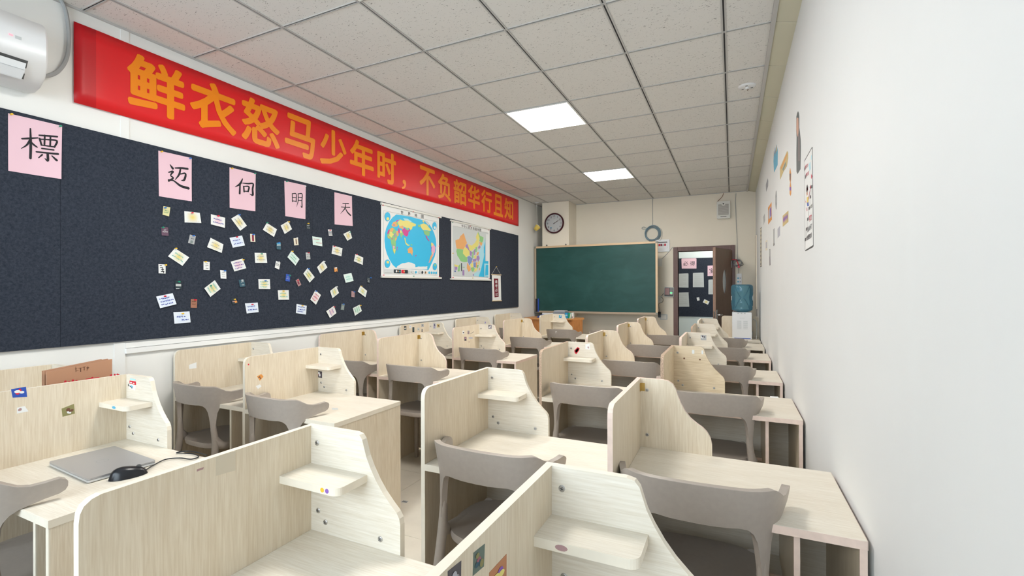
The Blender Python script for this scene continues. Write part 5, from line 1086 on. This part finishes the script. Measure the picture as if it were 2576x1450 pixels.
p, r = at(1853, 689, y=YB - .03), at(1866, 735, y=YB - .03); t = thing('power_strip', ((p.x + r.x) / 2, YB, (p.z + r.z) / 2), 'white power strip hanging behind the water bottle', 'power strip'); w, h = (r.x - p.x) / 2, (p.z - r.z) / 2
MB().prism(rrect(-w, w, -h, h, .008), fC, 0, .03).build('casing', 'white_plastic', t, bevel=.003)
for i in range(4):
    for s_ in (-1, 1): MB().prism(rrect(s_ * w * .42 - .01, s_ * w * .42 + .01, h * (.5 - .38 * i) - .012, h * (.5 - .38 * i) + .012, .003), fC, .03, .032).build('outlet', 'sky_blue_print' if s_ < 0 else 'lilac_print', t)

# cup hung from the ceiling in the left corner
q = at(1351, 573, y=5.98); t = thing('hanging_cup', (q.x, 5.98, q.z), 'yellow and white paper cup hanging on a cord from the ceiling corner', 'cup')
cup = MB(); rot = Matrix.Rotation(math.radians(28), 3, 'Y') @ Matrix.Rotation(math.radians(-35), 3, 'X')
cup.lathe([(.034, -.05), (.050, .025)], n=24, cap=False); v0 = len(cup.v); cup.lathe([(.0, -.049), (.033, -.049)], n=24, cap=False); cup.lathe([(.050, .025), (.052, .03), (.049, .032), (.046, .028), (.032, -.045), (0, -.045)], n=24, mi=1, cap=False)
cup.v = [tuple(rot @ Vector(p_)) for p_ in cup.v]; cup.build('cup', ['cup_yellow', 'white_paper'], t, smooth=True)
MB().tube(spline([(.0, 0, .0), (.002, 0, .15), (-.004, 0, .3), (-.002, 0, CEIL - q.z - .004)], 5), .003, 6).build('cord', 'string', t, smooth=True)
MB().tube([(-.003, 0, CEIL - q.z - .075), (-.003, 0, CEIL - q.z - .045)], .006, 8).build('connector', 'white_plastic', t)
MB().lathe([(0, CEIL - q.z - .014), (.03, CEIL - q.z - .012), (.045, CEIL - q.z - .002)], n=24).build('ceiling_rose', 'white_plastic', t, smooth=True)

# ---------------------------------------------------------------- lectern desk and the things on it
ly = 5.52; t = thing('teacher_desk', (.42, ly, 0), 'orange wood teacher desk below the chalkboard', 'desk')
lw = .86; d_ = .42
MB().prism([(-.06, 0), (lw - .06, 0), (lw - .06 + .13, .30), (lw - .02 + .03, d_), (-.06, d_)], lambda u, v, d: (u, v, d), .918, .945).build('table_top', 'orange_top', t, bevel=.005)
for i in range(6): MB().box(lw * i / 6 - .03 + .002, lw * (i + 1) / 6 - .03 - .002, .03, .05, .02, .918).build('front_plank', 'orange_wood', t)
MB().add([(lw - .03, .03, .02), (lw + .05, .27, .02), (lw + .05, .27, .918), (lw - .03, .03, .918), (lw - .05, .035, .02), (lw + .03, .275, .02), (lw + .03, .275, .918), (lw - .05, .035, .918)], [(0, 1, 2, 3), (7, 6, 5, 4), (0, 4, 5, 1), (3, 2, 6, 7), (1, 5, 6, 2), (0, 3, 7, 4)]).build('end_plank', 'orange_wood', t)
MB().box(-.03, -.01, .05, d_ - .02, .02, .918).build('side_panel', 'orange_wood', t)
MB().box(lw - .005, lw + .02, .05, .075, .58, .66).build('lock_tag', 'white_paper', t)
def desk_item(name, u0, u1, vt, y, dep, mat, label, cat, build=None):
    p, r = at(u0, 800, y=y), at(u1, 800, y=y); z1_ = at((u0 + u1) / 2, vt, y=y).z
    t = thing(name, ((p.x + r.x) / 2, y, .945), label, cat); w = (r.x - p.x) / 2; h = z1_ - .945
    if build: build(t, w, h, dep)
    else: MB().box(-w, w, 0, dep, 0, h).build('carton', mat, t, bevel=.003)
    return t
def tray(t, w, h, dep):
    MB().box(-w, w, 0, dep, 0, h * .82).build('carton', 'grey_box', t, bevel=.002); MB().box(-w * .9, w * .85, .02, dep - .01, h * .82, h).build('lid', 'grey_card', t, bevel=.002)
desk_item('storage_box', 1391.5, 1421.5, 781.5, 5.62, .2, 'grey_box', 'grey lidded box on the orange teacher desk', 'box', tray)
desk_item('small_carton', 1421, 1428.5, 788, 5.60, .08, 'box_blue', 'small bright blue carton on the orange teacher desk', 'box', lambda t, w, h, d: (MB().box(-w, w, 0, d, 0, h).build('carton', 'box_blue', t, bevel=.002), MB().box(-w * .7, w * .7, -.001, 0, h * .45, h * .7).build('print', 'map_ocean_light', t)))
desk_item('small_carton', 1429.5, 1437, 788, 5.60, .08, 'box_green', 'small green carton on the orange teacher desk', 'box', lambda t, w, h, d: (MB().box(-w, w, 0, d, 0, h).build('carton', 'box_green', t, bevel=.002), MB().add([(-w * .1, -.001, 0), (w * .5, -.001, 0), (w * .95, -.001, h), (w * .6, -.001, h)], [(0, 1, 2, 3)]).build('print', 'white_paper', t)))
desk_item('chalk_box', 1437.5, 1442, 787.5, 5.60, .06, 'white_paper', 'narrow white carton at the right end of the teacher desk', 'box', lambda t, w, h, d: (MB().box(-w, w, 0, d, 0, h).build('carton', 'white_paper', t, bevel=.002), MB().box(-w * .7, w * .7, -.001, 0, h * .1, h * .35).build('print', 'rose_card', t)))
desk_item('paper_stack', 1364, 1392, 788, 5.75, .12, 'white_paper', 'white sheets standing behind the blue cloth on the teacher desk', 'paper', lambda t, w, h, d: [MB().box(-w, w, .01 * k, .01 * k + .006, 0, h - .004 * k).build('sheet', 'white_paper', t) for k in range(3)])
q = at(1362, 796, y=5.66); cl = MB(); K = 14; r5 = random.Random(9)
vs = []
for i in range(K + 1):
    for j in range(9):
        a, b = i / K, j / 8; bump = math.sin(math.pi * a) ** .6 * math.sin(math.pi * b) ** .6
        vs.append((-.07 + .15 * a, -.05 + .1 * b, .947 + bump * (.022 + .035 * a + .012 * r5.random())))
cl.add(vs, [(i * 9 + j, (i + 1) * 9 + j, (i + 1) * 9 + j + 1, i * 9 + j + 1) for i in range(K) for j in range(8)])
o = cl.build('cleaning_cloth', 'cloth_blue', smooth=True); o.location = (q.x, 5.66, 0); tag(o, 'crumpled dark blue cloth on the left of the teacher desk', 'cloth'); o.modifiers.new('thick', 'SOLIDIFY').thickness = -.004

# ---------------------------------------------------------------- water dispenser and cup on the corner desk
t = thing('water_dispenser', (3.762, 5.27, DT), 'white tabletop water dispenser with an upturned blue bottle', 'water dispenser')
MB().prism(rrect(-.125, .115, 0, .365, .012), lambda u, v, d: (u, -d, v), -.12, .125).build('cabinet', 'white_plastic', t, bevel=.006)
for s_ in (-1, 1):
    for k in range(9): MB().box(s_ * .038 - .026, s_ * .038 + .026, -.1265, -.124, .14 + .013 * k, .145 + .013 * k).build('vent_slot', 'grey_paper', t)
MB().box(-.03, .03, -.1265, -.124, .285, .289).build('name_line', 'grey_paper', t)
MB().box(-.10, .10, -.13, -.124, .006, .016).build('base_line', 'royal_blue', t)
for k in range(3): MB().box(-.06 + .04 * k, -.04 + .04 * k, -.1275, -.124, .345, .358).build('tap_button', 'grey_paper', t)
bz0 = .365
prof = [(.045, bz0), (.075, bz0 + .006), (.10, bz0 + .012), (.128, bz0 + .03), (.132, bz0 + .06), (.128, bz0 + .075), (.136, bz0 + .095), (.136, bz0 + .155), (.129, bz0 + .18), (.127, bz0 + .20), (.131, bz0 + .22), (.137, bz0 + .245), (.137, bz0 + .335), (.134, bz0 + .36), (.120, bz0 + .375), (.09, bz0 + .38), (0, bz0 + .376)]
bt = MB().lathe(prof, n=48).build('bottle', 'bottle_blue', t, smooth=True)
mb = MB()
for s_ in (-1, 1):
    pth = []
    for k in range(25):
        v = k / 24; zz = bz0 + .05 + .30 * v; a = math.radians(-90) + s_ * math.radians(6 + 34 * abs(2 * v - 1) ** .8 * (1 if .04 < v < .96 else 1)); rr_ = .1375
        pth.append((rr_ * math.cos(a), rr_ * math.sin(a), zz))
    mb.tube(spline(pth, 2), .0035, 6)
mb.build('embossed_ridge', 'bottle_blue', bt, smooth=True)
for s_ in (-1, 1): MB().prism(circ(0, bz0 + .19, .012, .03, 14), lambda u, v, d: (s_ * (.128 + d), u - .04, v), 0, .006).build('grip_tab', 'white_paper', bt)
q = at(1887, 850, z=DT + .001)
t = thing('paper_cup', (q.x, q.y, DT), 'small white paper cup in front of the water dispenser', 'cup')
MB().lathe([(0, .003), (.026, .003), (.026, 0), (.028, 0), (.037, .082), (.039, .085), (.036, .084), (.027, .006), (0, .006)], n=28).build('cup', 'white_paper', t, smooth=True)
MB().lathe([(.0288, .004), (.0296, .011)], n=28, cap=False).build('red_band', 'rose_card', t)
cb = MB().tube(spline([(3.90, 5.30, 1.02), (3.935, 5.26, .98), (3.94, 5.2, .86), (3.93, 5.12, .76)], 5), .004, 6)
tag(cb.build('dispenser_cable', 'cable_grey', loc=(3.94, 5.2, .86), smooth=True), 'grey power cable beside the water dispenser', 'cable')

# ---------------------------------------------------------------- on the near left desks
zt_ = DT + .018
LC = [at(*p, z=zt_) for p in ((125, 1163), (285, 1121), (392, 1158), (222, 1206))]
ctr = sum(LC, Vector()) / 4; e1 = ((LC[2] - LC[3]) + (LC[1] - LC[0])) / 2; e2 = ((LC[0] - LC[3]) + (LC[1] - LC[2])) / 2; ang = math.atan2(e2.y, e2.x)
t = thing('laptop', (ctr.x, ctr.y, DT), 'closed silver laptop on the near left desk', 'laptop', rz=ang); lw_, ld_ = e2.length / 2, e1.length / 2
fU = lambda u, v, d: (u, v, d)
MB().prism(rrect(-lw_, lw_, -ld_, ld_, .010), fU, .003, .0105).build('base', 'laptop_side', t, bevel=.0015)
MB().prism(rrect(-lw_, lw_, -ld_, ld_, .010), fU, .0115, .0175).build('lid', 'silver', t, bevel=.0015)
for cx in (-1, 1): MB().box(cx * lw_ * .8 - .02, cx * lw_ * .8 + .02, -.005, .005, 0, .003).build('foot', 'dark_grey', t)
mb = MB(); cr = [(.020 * math.cos(a), .020 * math.sin(a)) for a in [2 * math.pi * i / 28 for i in range(28)]]
for i in range(28):
    a, b = cr[i], cr[(i + 1) % 28]; mb.flat([a, b, (b[0] * .88, b[1] * .88), (a[0] * .88, a[1] * .88)], fU, .0178)
mb.build('maker_ring', 'grey_card', t)
MB().box(lw_ * .72, lw_ * .80, -ld_ - .0006, -ld_ + .001, .005, .009).build('port', 'black_plastic', t)
mq = at(323, 1190, z=DT + .015); t = thing('computer_mouse', (mq.x, mq.y, DT), 'black corded computer mouse beside the laptop', 'mouse')
dirv = (at(368, 1180, z=DT + .01) - at(275, 1200, z=DT + .01)); t.rotation_euler = (0, 0, math.atan2(dirv.y, dirv.x))
mb = MB(); na, nr = 28, 8; vs = [(0, 0, .038)]
for j in range(1, nr + 1):
    f_ = j / nr
    for k in range(na):
        a = 2 * math.pi * k / na; x = .058 * math.cos(a) * f_; y = .031 * math.sin(a) * f_ * (1 - .08 * math.cos(a)); vs.append((x, y, .038 * math.sqrt(max(0, 1 - f_ ** 2.6)) * (1 - .25 * math.cos(a) * f_) + .001))
mb.add(vs, [(0, 1 + k, 1 + (k + 1) % na) for k in range(na)] + [(1 + j * na + k, 1 + (j + 1) * na + k, 1 + (j + 1) * na + (k + 1) % na, 1 + j * na + (k + 1) % na) for j in range(nr - 1) for k in range(na)]); mb.build('shell', 'black_plastic', t, smooth=True)
MB().lathe([(.008, -.003), (.009, 0), (.008, .003)], (.030, 0, .030), 'y', 14).build('scroll_wheel', 'dark_grey', t)
pth = [at(*p, z=DT + .006) for p in ((365, 1184), (385, 1172), (415, 1157), (452, 1153), (480, 1156), (500, 1150), (487, 1143), (462, 1141), (444, 1140), (455, 1137), (478, 1136), (500, 1140), (520, 1146))]
tag(MB().tube(spline(pth, 6), .0024, 6).build('mouse_cable', 'black_plastic', loc=pth[3], smooth=True), 'thin black cable looping from the mouse over the desk', 'cable')
for k, (u0, u1, vtop, xx) in enumerate([(117, 281, 0, .988), (110, 271, 0, .972), (106, 255, 0, .956)]):
    a, b = at(u0, 922, x=xx), at(u1, 922, x=xx); zt2 = [at(280, 904, x=.988).z, at(270, 903, x=.972).z, at(150, 916, x=.956).z][k]
    t = thing('file_envelope', (xx, (a.y + b.y) / 2, DT), ['brown kraft file envelope with red lettering, nearest of the upright bundle', 'brown kraft file envelope in the middle of the upright bundle', 'brown kraft file envelope at the back of the upright bundle'][k], 'envelope', 'kraft envelopes on the left wall desk')
    h = zt2 - DT; w = (b.y - a.y) / 2
    MB().prism([(-w, 0), (w, 0), (w, h), (-w, h - .022)], lambda u, v, d: (d, u, v), -.004, .004).build('pouch', 'kraft', t)
    if k == 0:
        mb = MB()
        for i, ch in enumerate('档案袋'): c_ = -w * .35 + .082 * i; text(mb, ch, lambda u, v, d: (d, u, v), c_ - .027, c_ + .027, h - .132, h - .072, .0046, .03)
        mb.build('lettering', 'stamp_red', t)
        mb = MB(); scribble(mb, lambda u, v, d: (d, u, v), [(-.03, h - .012), (.035, h - .006), (.035, h - .045), (-.03, h - .05)], [(.5, .1, .9)], .0047, seed=4, cols=4, h=.5); mb.build('pencil_note', 'brown_print', t)
q = at(1018, 1263, z=0.0005); s_ = MB().add([(-.022, -.016, 0), (.022, -.012, 0), (.02, .018, 0), (-.02, .016, 0)], [(0, 1, 2, 3)])
for i in range(4): s_.add([(-.018 + .01 * i, -.01, .0004), (-.010 + .01 * i, -.006, .0004), (-.012 + .01 * i, .012, .0004), (-.017 + .01 * i, .008, .0004)], [(0, 1, 2, 3)], 1)
o = s_.build('floor_sticker', ['grey_card', 'dark_grey']); o.location = q; tag(o, 'small grey sticker on the aisle floor tiles', 'sticker')

# ---------------------------------------------------------------- stickers and poster on the right wall
zP = lambda p: (2000 + p[0] / 5.171, 360 + p[1] / 5.179)
z2 = lambda p: (1900 + p[0] / 8.53, 270 + p[1] / 8.53)
z3 = lambda p: (1890 + p[0] / 6.042, 440 + p[1] / 6.042)
z9 = lambda p: (1850 + p[0] / 2.9, 250 + p[1] / 2.9)
def wsticker(zf, poly, mat, label, layers=(), d=.001, name='wall_sticker', cat='sticker'):
    pts = [uvR(zf(p), XR) for p in poly]; cu = sum(p[0] for p in pts) / len(pts); cv = sum(p[1] for p in pts) / len(pts); c = Vector((XR, -cu, cv))
    t = thing(name, c, label, cat, 'stickers on the right wall'); f = shift(fR(XR), c)
    MB().prism(pts, f, 0, d).build('backing', mat, t)
    for i, (m_, pl) in enumerate(layers): MB().flat([uvR(zf(p), XR) for p in pl], f, d + .0003 + .0002 * i).build('print', m_, t)
    return t, f
wsticker(z2, [(402, 940), (410, 1000), (428, 860), (440, 950), (458, 800), (483, 930), (480, 1240), (405, 1400), (393, 1160)], 'sky_blue_print', 'blue castle shaped sticker with three spires', [('rose_card', [(402, 945), (410, 1000), (407, 1050), (400, 1050)]), ('rose_card', [(428, 870), (440, 955), (436, 1000), (424, 990)]), ('gold_print', [(458, 810), (472, 890), (470, 950), (452, 950)])])
wsticker(z9, [(325, 500), (378, 378), (386, 390), (386, 430), (375, 490), (350, 530), (328, 585)], 'gold_print', 'large slanted golden ticket sticker', [('orange_print', [(332, 500), (376, 395), (380, 405), (336, 512)]), ('sage_card', [(345, 510), (368, 455), (370, 475), (350, 525)])])
wsticker(z2, [(920, 85), (937, 130), (945, 200), (945, 430), (960, 560), (975, 700), (980, 850), (970, 1330), (908, 1430), (888, 1380), (885, 1000), (890, 650), (882, 480), (885, 200), (900, 130)], 'suit_grey', 'tall sticker of a man in a dark grey suit', [('skin_print', [(900, 220), (930, 230), (937, 470), (932, 560), (915, 640), (896, 560), (886, 470), (890, 260)]), ('rose_card', [(934, 590), (946, 590), (952, 1150), (940, 1160)])])
wsticker(z9, [(400, 500), (407, 540), (406, 585), (403, 605), (408, 645), (407, 690), (402, 705), (397, 690), (396, 645), (400, 605), (395, 585), (395, 530)], 'orange_print', 'narrow orange and black hourglass shaped sticker', [('photo_dark', [(396, 545), (406, 540), (404, 590), (399, 592)]), ('ink_purple', [(398, 640), (407, 640), (407, 665), (397, 665)])])
wsticker(z3, [(252, 55), (258, 100), (256, 170), (244, 210), (228, 258), (224, 210), (222, 150), (236, 100)], 'steel_print', 'dark grey emblem sticker, highest of the small ones')
wsticker(z3, circ(379, 385, 14, 145, 24), 'grey_card', 'grey oval medallion sticker', [('steel_print', circ(379, 385, 8, 85, 18)), ('grey_paper', circ(379, 385, 5, 45, 14))])
wsticker(z3, [(255, 500), (308, 418), (313, 680), (258, 755)], 'orange_print', 'orange framed picture sticker with grey figures', [('lilac_print', [(262, 545), (306, 470), (308, 640), (264, 680)]), ('ink_purple', [(286, 520), (304, 490), (304, 620), (290, 640)])])
wsticker(z3, [(205, 590), (210, 690), (190, 760), (183, 640)], 'grey_card', 'small pale grey sticker left of the orange framed one')
wsticker(z3, [(478, 625), (565, 545), (565, 715), (480, 790)], 'gold_print', 'orange sticker with a row of blue diamonds', [('ink_purple', [(486 + 18 * k, 690 - 16 * k), (494 + 18 * k, 630 - 16 * k), (502 + 18 * k, 675 - 16 * k), (494 + 18 * k, 740 - 16 * k)]) for k in range(4)])
wsticker(z3, [(400, 825), (438, 775), (438, 920), (402, 965)], 'lilac_print', 'plain lilac grey square sticker')
wsticker(z3, [(335, 830), (355, 810), (355, 1070), (337, 1085)], 'grey_card', 'narrow grey upright strip sticker', [('photo_dark', [(338, 1045), (354, 1035), (354, 1068), (338, 1080)])])
wsticker(z3, [(135, 815), (157, 790), (158, 1395), (137, 1405)], 'dark_grey', 'tall narrow white scroll sticker with black border', [('cream_paper', [(138, 825), (154, 805), (155, 1385), (140, 1393)])] + [('photo_dark', [(143, 850 + 62 * k), (151, 845 + 62 * k), (151, 870 + 62 * k), (144, 880 + 62 * k)]) for k in range(9)])
wsticker(z3, [(218, 1005), (243, 988), (245, 1140), (220, 1155)], 'cream_paper', 'small beige portrait sticker, lowest of the middle ones', [('lilac_print', [(222, 1030), (240, 1015), (241, 1110), (223, 1122)])])
wsticker(z3, [(278, 1130), (287, 1130), (290, 1375), (278, 1380)], 'photo_dark', 'very thin black upright sticker', [('grey_card', [(280, 1140), (286, 1140), (287, 1240), (280, 1245)])])
t, f = wsticker(zP, [(122, 240), (127, 222), (222, 52), (229, 55), (242, 1335), (236, 1358), (138, 1410), (133, 1400)], 'dark_grey', 'tall white motivational poster with a staircase drawing', [('white_paper', [(125, 245), (226, 66), (239, 1330), (137, 1395)])], name='wall_poster', cat='poster')
U = lambda p: uvR(zP(p), XR)
for i, (cx, cy) in enumerate([(220, 570), (205, 703), (190, 850), (172, 992), (155, 1122), (140, 1258)]):
    MB().flat([U((cx - 9, cy - 14)), U((cx + 9, cy - 26)), U((cx + 9, cy + 14)), U((cx - 9, cy + 26))], f, .0018).build('stair_block', 'photo_dark', t)
for a, b in (((213, 590), (213, 690)), ((198, 720), (198, 840)), ((182, 870), (182, 980)), ((164, 1010), (164, 1110)), ((148, 1140), (148, 1250)), ((137, 1275), (137, 1340))):
    MB().flat([U((a[0] - 1, a[1])), U((a[0] + 1, a[1])), U((b[0] + 1, b[1])), U((b[0] - 1, b[1]))], f, .0017).build('stair_line', 'photo_dark', t)
def ptext(s, xa, ya, xb, yb_, hpx, mat):
    mb = MB(); n = len(s)
    for i, ch in enumerate(s):
        x0_ = xa + (xb - xa) * i / n; x1_ = xa + (xb - xa) * (i + .9) / n; y_ = ya + (yb_ - ya) * (i + .5) / n
        lo, hi = U((x0_, y_ + hpx / 2)), U((x1_, y_ - hpx / 2)); text(mb, ch, f, lo[0], hi[0], lo[1], hi[1], .0019, .02)
    mb.build('lettering', mat, t)
ptext('越', 124, 345, 140, 325, 75, 'photo_dark'); ptext('努力', 138, 315, 176, 285, 75, 'ink_red'); ptext('越', 134, 450, 150, 425, 75, 'photo_dark'); ptext('幸运', 148, 420, 186, 385, 75, 'ink_red')
ptext('你想要的生活', 154, 1245, 224, 1195, 70, 'photo_dark'); ptext('别人给不了', 168, 1130, 228, 1080, 75, 'photo_dark'); ptext('努力', 190, 990, 224, 955, 95, 'ink_red'); ptext('实现', 205, 840, 230, 812, 55, 'photo_dark')
for m_, pl in [('photo_dark', [(150, 620), (155, 560), (166, 540), (174, 570), (172, 610), (160, 650)]), ('ink_red', [(158, 590), (172, 570), (175, 610), (163, 630)]), ('skin_print', [(152, 650), (168, 625), (172, 670), (158, 690)]), ('cup_yellow', [(158, 710), (180, 695), (180, 770), (162, 780)]), ('royal_blue', [(162, 780), (180, 770), (184, 820), (166, 825)]), ('ink_red', [(138, 745), (150, 770), (146, 785)]), ('ink_red', [(178, 735), (205, 575), (208, 580), (182, 740)]),
              ('ink_red', [(196, 580), (210, 540), (212, 600)]), ('ink_red', [(216, 400), (232, 430), (222, 470), (214, 450)]), ('ink_red', [(156, 850), (162, 835), (164, 880), (158, 890)]), ('map_ocean_light', [(182, 290), (205, 240), (210, 330), (195, 370)]), ('map_ocean_light', [(214, 170), (224, 150), (224, 210), (216, 225)])]:
    MB().flat([U(p) for p in pl], f, .0020).build('drawing', m_, t)
